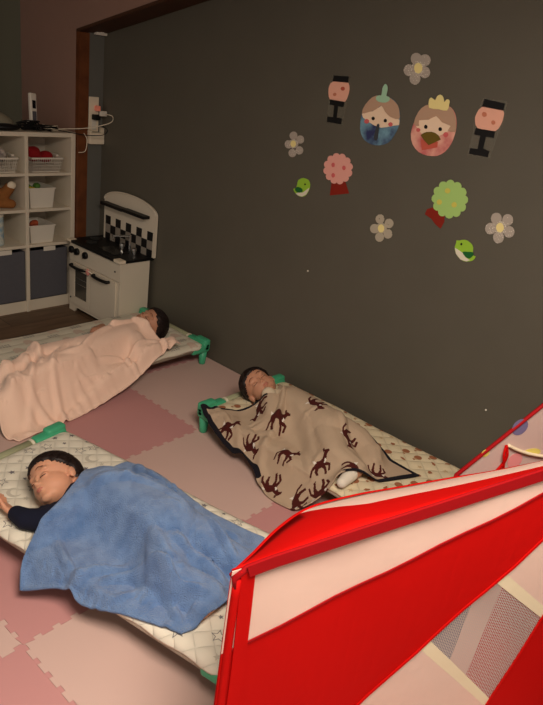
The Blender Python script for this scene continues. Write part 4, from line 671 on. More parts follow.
def make_cot(label, kind, loc, rz, W=.285, L=.65, padlab=None):
    t = thing('nap_cot', label, 'cot', loc, rz, 'low green-cornered nap cots')
    b = BM(); box(b, -L+.035, L-.035, -W+.025, W-.025, .098, .106, .002); build('sling', b, 'cot_sage', t)
    for s in (-1, 1):
        b = BM(); tube(b, [(-L+.12, s*(W-.018), .103), (L-.12, s*(W-.018), .103)], .015, 12); build('side_rail', b, 'cot_grey', t, smooth=True)
    for s in (-1, 1):
        b = BM(); tube(b, [(s*(L-.022), -W+.15, .112), (s*(L-.022), 0, .114), (s*(L-.022), W-.15, .112)], .021, 14)
        er = build('end_rail', b, 'cot_sage', t, smooth=True)
        for y in (-W+.16, W-.16):
            b = BM(); tube(b, [(s*(L-.022), y-.006, .112), (s*(L-.022), y+.006, .112)], .0235, 14); build('strap', b, 'strap_white', er)
    for sx in (-1, 1):
        for sy in (-1, 1):
            b = BM()
            x0, x1 = sorted((sx*(L-.05), sx*L)); y0, y1 = sorted((sy*(W-.15), sy*W))
            box(b, x0, x1, y0, y1, .082, .137, .014, 3)
            x0, x1 = sorted((sx*(L-.13), sx*(L-.004))); y0, y1 = sorted((sy*(W-.036), sy*W))
            box(b, x0, x1, y0, y1, .078, .122, .012, 3)
            x0, x1 = sorted((sx*(L-.045), sx*L)); y0, y1 = sorted((sy*(W-.09), sy*W))
            box(b, x0, x1, y0, y1, .10, .152, .012, 3)
            c = build('corner_bracket', b, 'cot_green', t)
            c.data.polygons.foreach_set('use_smooth', [True]*len(c.data.polygons))
            b = BM(); lathe(b, [(.015, .0005), (.018, .004), (.024, .079)], sx*(L-.03), sy*(W-.028), 16); build('leg', b, 'cot_green', c, smooth=True)
    make_pad(kind, t, W=W+.002)
    return t
R3 = math.atan2(-.984, .178)
cot3 = make_cot('cot with white star-print quilt nearest the camera, under the blue towel', 'star', (1.13, 1.425, 0), R3)
cot2 = make_cot('cot with cream balloon-print quilt standing along the dark wall', 'balloon', (2.155, 1.265, 0), -PI/2)
cot1 = make_cot('far cot with pale quilt by the toy kitchen, under the peach blanket', 'bear', (1.78, 2.72, 0), PI, W=.30)
# ------------------------------------------------------------------ sleeping children
def frame(face, crown, loc, s=1):
    f = Vector(face).normalized(); c = Vector(crown); c = (c-f*c.dot(f)).normalized(); y = c.cross(f)
    M_ = Matrix((f, y, c)).transposed().to_4x4()
    return Matrix.Translation(loc) @ M_ @ Matrix.Scale(s, 4)
def add_head(bm, M_):
    R_ = M_.to_3x3(); q = lambda c: M_ @ Vector(c)
    def e(c, r, sub=3, tilt=0):
        T = R_ @ Matrix.Rotation(tilt, 3, 'X'); vs = bmesh.ops.create_icosphere(bm, subdivisions=sub, radius=1)['verts']
        for v in vs: v.co = T @ Vector((v.co.x*r[0], v.co.y*r[1], v.co.z*r[2]))+q(c)
    e((-.008, 0, .022), (.084, .070, .074), 4)
    e((.026, 0, .035), (.050, .060, .045), 3)
    e((.019, 0, -.027), (.060, .062, .056), 4)
    for s in (-1, 1):
        e((.038, s*.024, -.036), (.028, .031, .027), 4)
        e((.064, s*.026, -.004), (.0115, .015, .0105), 3)
        e((.062, s*.024, .018), (.012, .022, .010), 3)
        e((.079, s*.0075, -.0265), (.006, .0055, .005), 2)
        e((-.006, s*.069, -.012), (.013, .007, .022), 3, s*.15); e((.001, s*.067, -.014), (.006, .010, .013), 2)
        e((-.008, s*.075, -.012), (.012, .004, .020), 2)
    e((.055, 0, -.070), (.018, .022, .014)); e((.03, 0, -.064), (.04, .038, .02))
    e((.074, 0, -.006), (.008, .006, .017)); e((.083, 0, -.022), (.0085, .008, .008))
    e((.071, 0, -.047), (.011, .017, .008)); e((.078, 0, -.0425), (.006, .011, .003), 2); e((.0765, 0, -.0505), (.006, .0095, .0035), 2)
    a, b_ = q((-.012, 0, -.035)), q((-.022, 0, -.10)); s = R_.col[0].length; capsule(bm, a, .038*s, b_, .036*s, 3)
def face_bits(root, M_, rel):
    def curve(pts, r, name, m):
        b = BM(); tube(b, [M_ @ Vector(p)-rel for p in spline(pts, 4)], r, 6); build(name, b, m, root, smooth=True)
    for s in (-1, 1):
        curve([(.0725, s*.0125, -.006), (.0775, s*.020, -.0095), (.0775, s*.028, -.0100), (.0700, s*.038, -.0075)], [.0006]+[.0011]*11+[.0006], 'eyelashes', 'lash')
        curve([(.0815, s*.012, .023), (.0795, s*.024, .028), (.0700, s*.038, .024)], [.0006]+[.0013]*7+[.0005], 'eyebrow', 'brow')
    curve([(.0755, -.0135, -.0465), (.0825, -.006, -.0452), (.0830, 0, -.0462), (.0825, .006, -.0452), (.0755, .0135, -.0465)], [.0010]+[.0024]*15+[.0010], 'lips', 'lips')
    curve([(.079, -.0095, -.0505), (.0820, 0, -.0522), (.079, .0095, -.0505)], [.0010]+[.0022]*7+[.0010], 'lips', 'lips')
def hair(root, M_, rel, seed, fluff=1.0, limit=0):
    r = random.Random(seed); b = BM()
    def lim(nz, ny):
        pts = [(-1, -.45), (-.45, -.16), (-.20, .02), (.0, .36), (.15, .66), (.34, .84), (.48, 1.2), (1, 1.5)]
        for (a, c), (a2, c2) in zip(pts, pts[1:]):
            if nz <= a2: return c+(c2-c)*(nz-a)/(a2-a)+limit
        return 1.5
    CC = Vector((-.008, 0, .022))
    def surf(n, k=1.0):
        q = Vector((n.x*.084, n.y*.070, n.z*.074)); base = CC+q*k
        if n.z < 0: base.z = CC.z+q.z*k*.95
        return base
    vs = bmesh.ops.create_icosphere(b, subdivisions=5, radius=1)['verts']
    kill = []
    for v in vs:
        n = v.co.normalized(); d = lim(n.z, n.y)+.09*math.sin(n.y*17+seed)*math.cos(n.z*13)+.02*math.sin(n.y*41+n.z*23)-n.x
        k = 1.15 if d > .12 else (.97+.17*max(0, d+.04)/.16 if d > -.04 else .9)
        k += .012*math.sin(n.y*26+n.x*14+seed)*max(0, min(1, d*5))
        if n.z < -.72 or d < -.10: kill.append(v)
        v.co = M_ @ surf(n, k*(1+(fluff-1)*max(0, min(1, d*2))))-rel
    bmesh.ops.delete(b, geom=kill, context='VERTS')
    h = build('hair', b, 'hair', root, smooth=True)
    b = BM(); W_ = Vector((-.45, .1, .89)).normalized()
    for k in range(620):
        a = r.uniform(0, 2*PI); u = W_.orthogonal().normalized(); v = W_.cross(u)
        d0 = u*math.cos(a)+v*math.sin(a); st = r.uniform(.05, .9); ln = r.uniform(.5, .95); pts = []
        sw = r.uniform(.1, .5)
        for j in range(9):
            t = st+ln*j/8; n = (W_*math.cos(t)+(d0+d0.cross(W_)*sw*j/8).normalized()*math.sin(t)).normalized()
            if n.x > lim(n.z, n.y)+.04+.22*r.random() or n.z < -.78: break
            pts.append(M_ @ surf(n, (1.145+.02*math.sin(k)+.006*j/8)*fluff)-rel)
        if len(pts) > 3: tube(b, pts, [.0005]+[.0019]*(len(pts)-2)+[.0004], 4)
    build('hair_strands', b, 'hair', h, smooth=True)
def hand(bm, wrist, d, palm_n, s=1, curl=.6, side=1):
    """small child's hand: palm and five fingers curling towards palm_n"""
    d = Vector(d).normalized(); n = Vector(palm_n); n = (n-d*n.dot(d)).normalized(); l = d.cross(n)*side; w_ = Vector(wrist)
    pc = w_+d*.022*s
    for k in range(4):
        o = (k-1.5)*.0098*s
        capsule(bm, w_+l*o*.6, .0105*s, w_+d*.040*s+l*o, .0085*s, 2)
        p = w_+d*.042*s+l*o; dd = d.copy(); L_ = (.0135, .0155, .0145, .011)[k]*s
        for j in range(3):
            a = curl*(.55 if j == 0 else .8); dd = (dd*math.cos(a)+n*math.sin(a)).normalized(); nn = (n-dd*n.dot(dd)).normalized()
            p2 = p+dd*L_*(1, .8, .65)[j]; capsule(bm, p, (.0062-.0005*j)*s, p2, (.0057-.0005*j)*s, 2); p = p2
    p = w_+d*.012*s-l*.012*s; dd = (d*.7-l*.65+n*.3).normalized()
    for j in range(3):
        p2 = p+dd*.0145*s; capsule(bm, p, (.0082-.0009*j)*s, p2, (.0074-.0009*j)*s, 2); p = p2; dd = (dd+d*.35+n*.25+l*.1).normalized()
def chain(bm, pts):
    for (a, ra), (c, rc) in zip(pts, pts[1:]): capsule(bm, a, ra, c, rc, 3)
def shift(o, loc): o.location = -Vector(loc); return o

# child under the blue towel: on its front-left side, face turned to the near edge of the cot, arm stretched out
L3 = (1.03, 1.45, .135)
p3 = thing('person', 'sleeping child in a navy top under the blue towel, dark hair, one arm stretched out', 'person', L3)
M3 = frame((-.88, .06, .48), (.34, .88, .30), (1.012, 1.672, .214), 1.02)
b = BM(); add_head(b, M3)
chain(b, [((1.075, 1.60, .205), .042), ((1.115, 1.53, .205), .066), ((1.14, 1.40, .205), .070), ((1.16, 1.25, .205), .078)])
chain(b, [((1.03, 1.565, .195), .034), ((.905, 1.555, .176), .025), ((.860, 1.615, .168), .019), ((.853, 1.662, .167), .0155)])
chain(b, [((1.18, 1.53, .19), .034), ((1.25, 1.44, .17), .026), ((1.24, 1.36, .165), .019)])
chain(b, [((1.12, 1.22, .195), .058), ((1.03, 1.12, .182), .045), ((1.09, 1.00, .170), .032), ((1.09, .975, .162), .026), ((1.04, .965, .158), .02)])
chain(b, [((1.20, 1.22, .195), .058), ((1.22, 1.08, .182), .045), ((1.26, .95, .168), .032), ((1.235, .91, .16), .02)])
hand(b, (.853, 1.662, .167), (-.15, .90, .12), (.5, .35, .8), 1.05, .55, 1)
shift(remeshed('body', b, 'skin', p3, .0026, 9), L3)
face_bits(p3, M3, Vector(L3)); hair(p3, M3, Vector(L3), 3)
b = BM()
chain(b, [((1.082, 1.585, .203), .050), ((1.115, 1.53, .205), .074), ((1.14, 1.40, .205), .078), ((1.16, 1.27, .205), .084)])
chain(b, [((1.035, 1.565, .197), .045), ((.970, 1.550, .186), .040), ((.905, 1.553, .177), .039), ((.866, 1.605, .170), .034), ((.857, 1.648, .168), .027)])
chain(b, [((1.03, 1.585, .197), .045), ((1.13, 1.56, .2), .06)])
chain(b, [((1.18, 1.53, .19), .044), ((1.25, 1.44, .17), .035), ((1.24, 1.38, .165), .029)])
for k in range(7):
    a = k*.9; c = Vector((1.035, 1.565, .197)).lerp(Vector((.875, 1.600, .168)), (k+.5)/7); c.y -= .02*math.sin(PI*(k+.5)/7)
    vs = ico(b, c, (.016, .040, .035), 2, Matrix.Rotation(.5*math.sin(k*2.3), 3, 'Z'))
shift(remeshed('long_sleeve_top', b, 'cloth_navy', p3, .004, 2), L3)

# child under the peach blanket: on its back, face up
L1 = (2.0, 2.62, .135)
p1 = thing('person', 'sleeping child lying face up under the peach blanket on the far cot', 'person', L1)
M1 = frame((-.42, -.06, .90), (.90, -.28, .36), (2.150, 2.625, .222), 1.0)
b = BM(); add_head(b, M1)
chain(b, [((2.03, 2.63, .20), .044), ((1.95, 2.60, .192), .060), ((1.80, 2.575, .190), .060), ((1.68, 2.56, .190), .062)])
chain(b, [((1.99, 2.55, .19), .034), ((1.96, 2.47, .165), .026), ((2.06, 2.455, .165), .02), ((2.10, 2.452, .166), .016)])
chain(b, [((1.99, 2.70, .19), .034), ((1.92, 2.79, .17), .026), ((2.00, 2.84, .165), .019)])
chain(b, [((1.66, 2.60, .19), .050), ((1.50, 2.61, .195), .042), ((1.36, 2.59, .165), .030), ((1.33, 2.59, .165), .024), ((1.32, 2.59, .195), .018)])
chain(b, [((1.66, 2.52, .19), .050), ((1.50, 2.49, .19), .042), ((1.35, 2.47, .170), .030), ((1.31, 2.46, .165), .026), ((1.28, 2.455, .195), .018)])
hand(b, (2.10, 2.452, .168), (.85, -.1, .15), (.1, .2, .9), 1.0, .5, 1)
for k in range(5): ico(b, (1.265+.002*k, 2.437+.009*k, .205-.001*k), .0068-.0006*k, 2)
shift(remeshed('body', b, 'skin_warm', p1, .003, 7), L1)
face_bits(p1, M1, Vector(L1)); hair(p1, M1, Vector(L1), 8)
b = BM(); chain(b, [((2.03, 2.63, .20), .05), ((1.95, 2.60, .192), .066), ((1.80, 2.575, .190), .066), ((1.69, 2.56, .190), .068)])
chain(b, [((1.99, 2.55, .19), .042), ((1.96, 2.47, .167), .034), ((2.05, 2.456, .166), .028)])
shift(remeshed('pajama_top', b, 'cloth_white', p1, .005, 2), L1)

# child under the deer blanket
L2 = (2.10, 1.45, .135)
p2 = thing('person', 'sleeping child in cream pajamas under the deer-pattern blanket by the dark wall', 'person', L2)
M2 = frame((-.55, -.25, .80), (-.12, .95, .22), (2.135, 1.780, .212), .98)
b = BM(); add_head(b, M2)
chain(b, [((2.13, 1.66, .20), .044), ((2.13, 1.58, .205), .066), ((2.12, 1.44, .20), .07), ((2.10, 1.33, .20), .074)])
chain(b, [((2.06, 1.60, .20), .034), ((2.00, 1.56, .19), .027), ((2.06, 1.635, .225), .02), ((2.075, 1.655, .228), .016)])
chain(b, [((2.20, 1.60, .19), .034), ((2.28, 1.54, .17), .026), ((2.27, 1.45, .165), .019)])
chain(b, [((2.06, 1.31, .20), .056), ((1.99, 1.22, .185), .044), ((1.99, 1.11, .17), .030), ((1.955, 1.11, .162), .025), ((1.91, 1.105, .158), .018)])
chain(b, [((2.14, 1.31, .20), .056), ((2.17, 1.24, .185), .044), ((2.15, 1.15, .17), .030), ((2.12, 1.11, .16), .022)])
hand(b, (2.075, 1.655, .228), (.2, .8, .2), (.6, .1, .2), .95, .5, -1)
shift(remeshed('body', b, 'skin_warm', p2, .003, 7), L2)
face_bits(p2, M2, Vector(L2)); hair(p2, M2, Vector(L2), 5)
b = BM(); chain(b, [((2.13, 1.66, .20), .05), ((2.13, 1.58, .205), .073), ((2.12, 1.44, .20), .077), ((2.10, 1.34, .20), .08)])
chain(b, [((2.06, 1.60, .20), .042), ((2.00, 1.56, .19), .037), ((2.055, 1.63, .225), .034), ((2.080, 1.675, .234), .033), ((2.090, 1.69, .234), .026)])
shift(remeshed('pajama_top', b, 'cloth_cream', p2, .004, 2), L2)
b = BM(); chain(b, [((1.985, 1.13, .172), .034), ((1.955, 1.11, .164), .029), ((1.885, 1.10, .160), .021)])
shift(remeshed('sock', b, 'cloth_white', p2, .004, 2), L2)
b = BM(); chain(b, [((2.155, 1.18, .172), .034), ((2.15, 1.15, .172), .033), ((2.11, 1.11, .162), .026)])
shift(remeshed('sock', b, 'cloth_white', p2, .004, 2), L2)
# ------------------------------------------------------------------ blankets, draped over cots and children
def height_field(x0, x1, y0, y1, cell, roots):
    bpy.context.view_layer.update(); dg = bpy.context.evaluated_depsgraph_get(); trees = []
    def walk(o):
        yield o
        for c in o.children: yield from walk(c)
    for r in roots:
        for o in walk(r):
            if o.type != 'MESH' or o.name.startswith(('hair_strands', 'eye', 'lips')): continue
            me = o.data; mw = o.matrix_world
            trees.append(BVHTree.FromPolygons([mw @ v.co for v in me.vertices], [tuple(p.vertices) for p in me.polygons]))
    nx = int((x1-x0)/cell)+1; ny = int((y1-y0)/cell)+1; Hh = np.zeros((nx, ny)); dn = Vector((0, 0, -1))
    for i in range(nx):
        for j in range(ny):
            o = Vector((x0+i*cell, y0+j*cell, 1.0)); z = 0
            for t in trees:
                h = t.ray_cast(o, dn)
                if h[0] is not None and h[0].z > z: z = h[0].z
            Hh[i, j] = z
    return Hh
def resample(pts, n):
    P_ = np.array([(p.x, p.y) for p in spline([(a, c, 0) for a, c in pts], 6)]); d = np.r_[0, np.cumsum(np.hypot(*np.diff(P_, axis=0).T))]
    t = np.linspace(0, d[-1], n); return np.c_[np.interp(t, d, P_[:, 0]), np.interp(t, d, P_[:, 1])]
def drape(side_a, side_b, side_c, side_d, nu, nv, roots, scale=(1.1, 1.1), thick=.006, steps=150, seed=1, amp=.008, k_anchor=.15, bend=.25, cell=.008, grav=5., lift=.0):
    """side_a: corner0->corner1 (v=0), side_b: corner1->corner2 (u=1), side_c: corner3->corner2 (v=1), side_d: corner0->corner3 (u=0)"""
    A, B_, C_, D_ = resample(side_a, nu), resample(side_b, nv), resample(side_c, nu), resample(side_d, nv)
    u = np.linspace(0, 1, nu)[:, None, None]; v = np.linspace(0, 1, nv)[None, :, None]
    XY = (1-v)*A[:, None]+v*C_[:, None]+(1-u)*D_[None]+u*B_[None]-((1-u)*(1-v)*A[0]+u*(1-v)*A[-1]+(1-u)*v*C_[0]+u*v*C_[-1])
    x0, y0 = XY.min((0, 1))-.08; x1, y1 = XY.max((0, 1))+.08
    Hf = height_field(x0, x1, y0, y1, cell, roots)
    Hs = Hf.copy()
    for _ in range(2):
        Pd = np.pad(Hs, 1, mode='edge'); Hs = (Pd[1:-1, 1:-1]*2+Pd[:-2, 1:-1]+Pd[2:, 1:-1]+Pd[1:-1, :-2]+Pd[1:-1, 2:])/6
    Pd = np.pad(Hf, 1, mode='edge'); Hd = np.max([Pd[a:a+Hf.shape[0], c:c+Hf.shape[1]] for a in range(3) for c in range(3)], axis=0); Hm = np.maximum(Hs, Hd-.001)
    def hz(X, Y):
        fx = np.clip((X-x0)/cell, 0, Hm.shape[0]-1.001); fy = np.clip((Y-y0)/cell, 0, Hm.shape[1]-1.001)
        i = fx.astype(int); j = fy.astype(int); a = fx-i; c = fy-j
        return (Hm[i, j]*(1-a)*(1-c)+Hm[i+1, j]*a*(1-c)+Hm[i, j+1]*(1-a)*c+Hm[i+1, j+1]*a*c)
    rg = np.random.RandomState(seed)
    def lowf(n):
        o = np.zeros((nu, nv))
        for _ in range(n):
            a, c, p, q = rg.uniform(-1, 1, 4); f = rg.uniform(8, 26)
            o += np.sin(XY[..., 0]*f*a*2+XY[..., 1]*f*c*2+p*6)*rg.uniform(.3, 1)
        return o/n**.5
    Pn = np.zeros((nu, nv, 3)); Pn[..., :2] = XY; Pn[..., 2] = hz(XY[..., 0], XY[..., 1])+thick+.02+amp*lowf(8)
    cons = []
    def add(di, dj, k):
        I, J = np.meshgrid(np.arange(nu), np.arange(nv), indexing='ij'); ok = (I+di < nu) & (J+dj < nv) & (J+dj >= 0)
        I = I[ok]; J = J[ok]; st = max(di, abs(dj)); key = (I//st) % 2 if di else (J//st) % 2
        for c in (0, 1):
            s = key == c; a = (I[s]*nv+J[s]); b_ = ((I[s]+di)*nv+J[s]+dj)
            d = XY.reshape(-1, 2)[b_]-XY.reshape(-1, 2)[a]; d = d*np.array(scale); cons.append((a, b_, np.hypot(d[:, 0], d[:, 1]), k))
    add(1, 0, 1); add(0, 1, 1); add(1, 1, .5); add(1, -1, .5); add(2, 0, bend); add(0, 2, bend)
    X = Pn.reshape(-1, 3).copy(); V = np.zeros_like(X); dt = .02
    edge = np.zeros((nu, nv), bool); edge[0] = edge[-1] = True; edge[:, 0] = edge[:, -1] = True; edge = edge.ravel(); tgt = XY.reshape(-1, 2)
    for it in range(steps):
        V[:, 2] -= grav*dt; V *= .96; Q = X+V*dt
        for _ in range(5):
            for a, b_, r0, k in cons:
                d = Q[b_]-Q[a]; l = np.sqrt((d*d).sum(1))+1e-9; c = (k*.5*(l-r0)/l)[:, None]*d
                Q[a] += c; Q[b_] -= c
            Q[edge, :2] += (tgt[edge]-Q[edge, :2])*k_anchor
            Q[:, :2] += (tgt-Q[:, :2])*.006
            h = hz(Q[:, 0], Q[:, 1])+thick; low = Q[:, 2] < h
            Q[low, 2] += np.minimum(h[low]-Q[low, 2], .03)
            Q[low, :2] += (X[low, :2]-Q[low, :2])*.35
        V = (Q-X)/dt; sp = np.sqrt((V*V).sum(1)); f = np.minimum(1, 1.5/np.maximum(sp, 1e-6)); V *= f[:, None]; X = Q
    G = X.reshape(nu, nv, 3)
    return G, hz, XY
def ridges(G, lines):
    """long soft folds: each line is (points, width, height)"""
    for pts, wd, ht in lines:
        P_ = np.array([(p.x, p.y) for p in spline([(a, c, 0) for a, c in pts], 6)]); best = np.full(G.shape[:2], 9.); tt = np.zeros(G.shape[:2])
        for k in range(len(P_)-1):
            a, c = P_[k], P_[k+1]; ab = c-a; t = np.clip(((G[..., 0]-a[0])*ab[0]+(G[..., 1]-a[1])*ab[1])/(ab@ab), 0, 1)
            d = np.hypot(G[..., 0]-a[0]-ab[0]*t, G[..., 1]-a[1]-ab[1]*t); s = d < best; best = np.where(s, d, best); tt = np.where(s, (k+t)/(len(P_)-1), tt)
        G[..., 2] += ht*np.exp(-(best/wd)**2)*np.sin(np.clip(tt*.9+.05, 0, 1)*PI)**.6-.35*ht*np.exp(-((best-wd*1.9)/wd)**2)*np.sin(np.clip(tt, 0, 1)*PI)
    return G
def creases(G, seed, n, wd, ht, span):
    r = random.Random(seed); x0, y0 = G[..., 0].min(), G[..., 1].min(); x1, y1 = G[..., 0].max(), G[..., 1].max(); L_ = []
    for k in range(n):
        x, y, a = r.uniform(x0, x1), r.uniform(y0, y1), r.uniform(*span); l = r.uniform(.06, .16); c = r.uniform(-.03, .03)
        L_.append(([(x-math.cos(a)*l/2, y-math.sin(a)*l/2), (x-math.sin(a)*c, y+math.cos(a)*c), (x+math.cos(a)*l/2, y+math.sin(a)*l/2)], wd*r.uniform(.7, 1.3), ht*r.uniform(.5, 1.2)))
    return ridges(G, L_)
def upsample(G, k):
    def ax(G):
        n = G.shape[0]; Pd = np.concatenate([2*G[:1]-G[1:2], G, 2*G[-1:]-G[-2:-1]]); out = []
        for j in range(k):
            t = j/k; p0, p1, p2, p3 = Pd[:-3], Pd[1:-2], Pd[2:-1], Pd[3:]
            out.append(.5*((2*p1)+(-p0+p2)*t+(2*p0-5*p1+4*p2-p3)*t*t+(-p0+3*p1-3*p2+p3)*t**3))
        o = np.stack(out, 1).reshape((n-1)*k, *G.shape[1:]); return np.concatenate([o, G[-1:]])
    return ax(ax(G).transpose(1, 0, 2)).transpose(1, 0, 2)
def cloth_mesh(name, G, hz, mats, thick=.004, facemat=None, keep=.007):
    n, m = G.shape[:2]; G = G.copy(); h = hz(G[..., 0], G[..., 1])+keep; low = G[..., 2] < h; G[..., 2] = np.where(low, np.minimum(h, G[..., 2]+.03), G[..., 2])
    c = G.reshape(-1, 3).mean(0); c[2] = G[..., 2].min()
    V = G.reshape(-1, 3)-c; I, J = np.meshgrid(np.arange(n-1), np.arange(m-1), indexing='ij'); a = (I*m+J).ravel()
    Fc = np.stack([a, a+m, a+m+1, a+1], 1)
    d1 = G[1, 0]-G[0, 0]; d2 = G[0, 1]-G[0, 0]
    me = bpy.data.meshes.new(name); me.from_pydata(V.tolist(), [], Fc.tolist())
    for x in mats: me.materials.append(MT[x])
    me.polygons.foreach_set('use_smooth', [True]*len(me.polygons))
    if facemat is not None: me.polygons.foreach_set('material_index', facemat.ravel().astype(np.int32))
    me.update()
    if sum(p.normal.z for p in list(me.polygons)[::37]) < 0: me.flip_normals()
    o = bpy.data.objects.new(name, me); o.location = c; C.objects.link(o)
    s = o.modifiers.new('thickness', 'SOLIDIFY'); s.thickness = thick; s.offset = 0
    return o
# --- blue towel
G, hz, XY = drape([(.755, 1.445), (.79, 1.50), (.845, 1.525), (.93, 1.545), (1.03, 1.585), (1.105, 1.632), (1.18, 1.685), (1.27, 1.712), (1.335, 1.71)],
                  [(1.335, 1.71), (1.385, 1.61), (1.385, 1.48), (1.38, 1.31), (1.40, 1.18), (1.425, 1.08)],
                  [(.955, .955), (1.02, .94), (1.12, .94), (1.28, 1.0), (1.425, 1.08)],
                  [(.755, 1.445), (.83, 1.33), (.835, 1.25), (.87, 1.16), (.905, 1.07), (.955, .955)],
                  78, 92, [cot3, p3], (1.07, 1.06), .008, 150, 11, .014, k_anchor=.35)
G = ridges(G, [([(1.290, 1.658), (1.285, 1.559), (1.335, 1.462), (1.331, 1.415)], 0.01248, 0.04147), ([(1.330, 1.658), (1.342, 1.557), (1.352, 1.469)], 0.01092, 0.03393), ([(1.249, 1.586), (1.254, 1.447), (1.324, 1.339)], 0.0156, 0.02639), ([(0.913, 1.255), (0.987, 1.180), (1.005, 1.084), (0.977, 0.994)], 0.01404, 0.0377), ([(1.016, 1.170), (1.015, 1.050), (1.058, 0.988)], 0.01404, 0.03016), ([(1.104, 1.183), (1.144, 1.064), (1.147, 0.978)], 0.01716, 0.03016), ([(1.275, 1.220), (1.227, 1.084), (1.204, 1.014)], 0.0156, 0.02639), ([(0.829, 1.311), (0.909, 1.300), (0.990, 1.234)], 0.0156, 0.02262), ([(1.005, 1.533), (1.119, 1.497), (1.201, 1.380), (1.212, 1.237)], 0.0234, 0.01885), ([(0.895, 1.474), (0.870, 1.376), (0.869, 1.293)], 0.01404, 0.01885), ([(1.327, 1.410), (1.318, 1.254), (1.353, 1.141)], 0.0117, 0.02262), ([(1.065, 1.338), (1.068, 1.213), (1.034, 1.099)], 0.0195, 0.01885)]); G = creases(G, 4, 28, .011, .009, (-1.3, .9))
# folded-over bulk at the far shoulder corner and foot folds
tw = cloth_mesh('towel', upsample(G, 2), hz, ['towel_blue'], .008, None, .008)
tag(tw, 'fluffy blue towel blanket spread over the child on the star-print cot', 'blanket')
# --- peach fleece
G, hz, XY = drape([(1.20, 2.265), (1.16, 2.33), (1.20, 2.45), (1.24, 2.55), (1.30, 2.60)],
                  [(1.30, 2.60), (1.42, 2.66), (1.60, 2.67), (1.80, 2.67), (1.92, 2.69), (2.02, 2.71)],
                  [(2.205, 2.42), (2.18, 2.46), (2.135, 2.53), (2.07, 2.62), (2.02, 2.71)],
                  [(1.20, 2.265), (1.42, 2.285), (1.60, 2.315), (1.80, 2.35), (1.98, 2.385), (2.10, 2.405), (2.205, 2.42)],
                  60, 110, [cot1, p1], (1.07, 1.05), .009, 150, 23, .014, k_anchor=.35)
G = ridges(G, [([(2.111, 2.362), (1.914, 2.344), (1.695, 2.306), (1.470, 2.259)], 0.01404, 0.0234), ([(2.086, 2.433), (1.886, 2.406), (1.674, 2.374), (1.423, 2.313)], 0.01404, 0.0182), ([(2.134, 2.444), (1.984, 2.471), (1.792, 2.412), (1.561, 2.370)], 0.01248, 0.0182), ([(1.991, 2.653), (1.824, 2.594), (1.646, 2.501), (1.544, 2.510)], 0.01404, 0.0182), ([(1.882, 2.715), (1.922, 2.629), (2.063, 2.644)], 0.01248, 0.0208), ([(1.578, 2.566), (1.478, 2.471), (1.437, 2.303), (1.422, 2.155)], 0.01404, 0.0182), ([(1.306, 2.482), (1.348, 2.385), (1.397, 2.239)], 0.0156, 0.0182), ([(1.413, 2.607), (1.382, 2.479), (1.257, 2.292)], 0.0156, 0.0182), ([(1.334, 2.662), (1.428, 2.709), (1.483, 2.621), (1.433, 2.498)], 0.0156, 0.0286), ([(2.087, 2.502), (2.108, 2.428), (2.057, 2.350)], 0.01092, 0.0182), ([(1.740, 2.471), (1.851, 2.461), (1.907, 2.371)], 0.00936, 0.013)]); G = creases(G, 9, 24, .010, .006, (-.5, .7))
tw = cloth_mesh('fleece_blanket', upsample(G, 2), hz, ['fleece_pink'], .005, None, .008)
tag(tw, 'peach fleece blanket over the child on the far cot, hanging to the floor', 'blanket')
# --- beige deer blanket
G, hz, XY = drape([(1.865, 1.885), (1.95, 1.80), (2.01, 1.69), (2.07, 1.61), (2.14, 1.635), (2.24, 1.76), (2.345, 1.83)],
                  [(2.345, 1.83), (2.34, 1.70), (2.29, 1.55), (2.235, 1.40), (2.23, 1.24), (2.22, 1.10), (2.215, .945)],
                  [(1.77, 1.22), (1.83, 1.15), (1.92, 1.105), (2.05, 1.01), (2.215, .935)],
                  [(1.865, 1.885), (1.825, 1.74), (1.81, 1.62), (1.815, 1.51), (1.775, 1.42), (1.755, 1.32), (1.77, 1.22)],
                  66, 92, [cot2, p2], (1.07, 1.05), .008, 150, 37, .010, k_anchor=.4)
G = ridges(G, [([(2.207, 1.745), (2.129, 1.643), (2.014, 1.549), (1.874, 1.489)], 0.01092, 0.0182), ([(1.919, 1.713), (1.826, 1.589), (1.776, 1.452), (1.689, 1.355)], 0.01404, 0.0182), ([(1.954, 1.540), (1.833, 1.473), (1.793, 1.407), (1.687, 1.350)], 0.0156, 0.0156), ([(2.062, 1.504), (2.007, 1.384), (1.907, 1.262)], 0.0156, 0.013), ([(1.919, 1.560), (1.941, 1.506), (1.997, 1.533)], 0.01092, 0.0156), ([(1.933, 1.338), (1.884, 1.256), (1.940, 1.261)], 0.01248, 0.013), ([(1.919, 1.872), (1.896, 1.746), (1.811, 1.619)], 0.01092, 0.0104), ([(2.163, 1.352), (2.078, 1.233), (2.048, 1.159)], 0.0156, 0.013)]); G = creases(G, 2, 20, .011, .005, (-2, -.4))
K = 4; GF = upsample(G, K)
RX = XY*np.array([1.07, 1.05]); RXF = upsample(np.concatenate([RX, np.zeros(RX.shape[:2]+(1,))], 2), K)[..., :2]
cen = (RXF[:-1, :-1]+RXF[1:, 1:]+RXF[1:, :-1]+RXF[:-1, 1:])/4
cw3 = (GF[:-1, :-1]+GF[1:, 1:])/2
fm = np.zeros(cen.shape[:2], int)
def pip(poly, X, Y):
    ins = np.zeros(X.shape, bool); n = len(poly)
    for i in range(n):
        x1, y1 = poly[i]; x2, y2 = poly[(i+1) % n]
        if y1 == y2: continue
        c = ((y1 > Y) != (y2 > Y)) & (X < (x2-x1)*(Y-y1)/(y2-y1)+x1); ins ^= c
    return ins
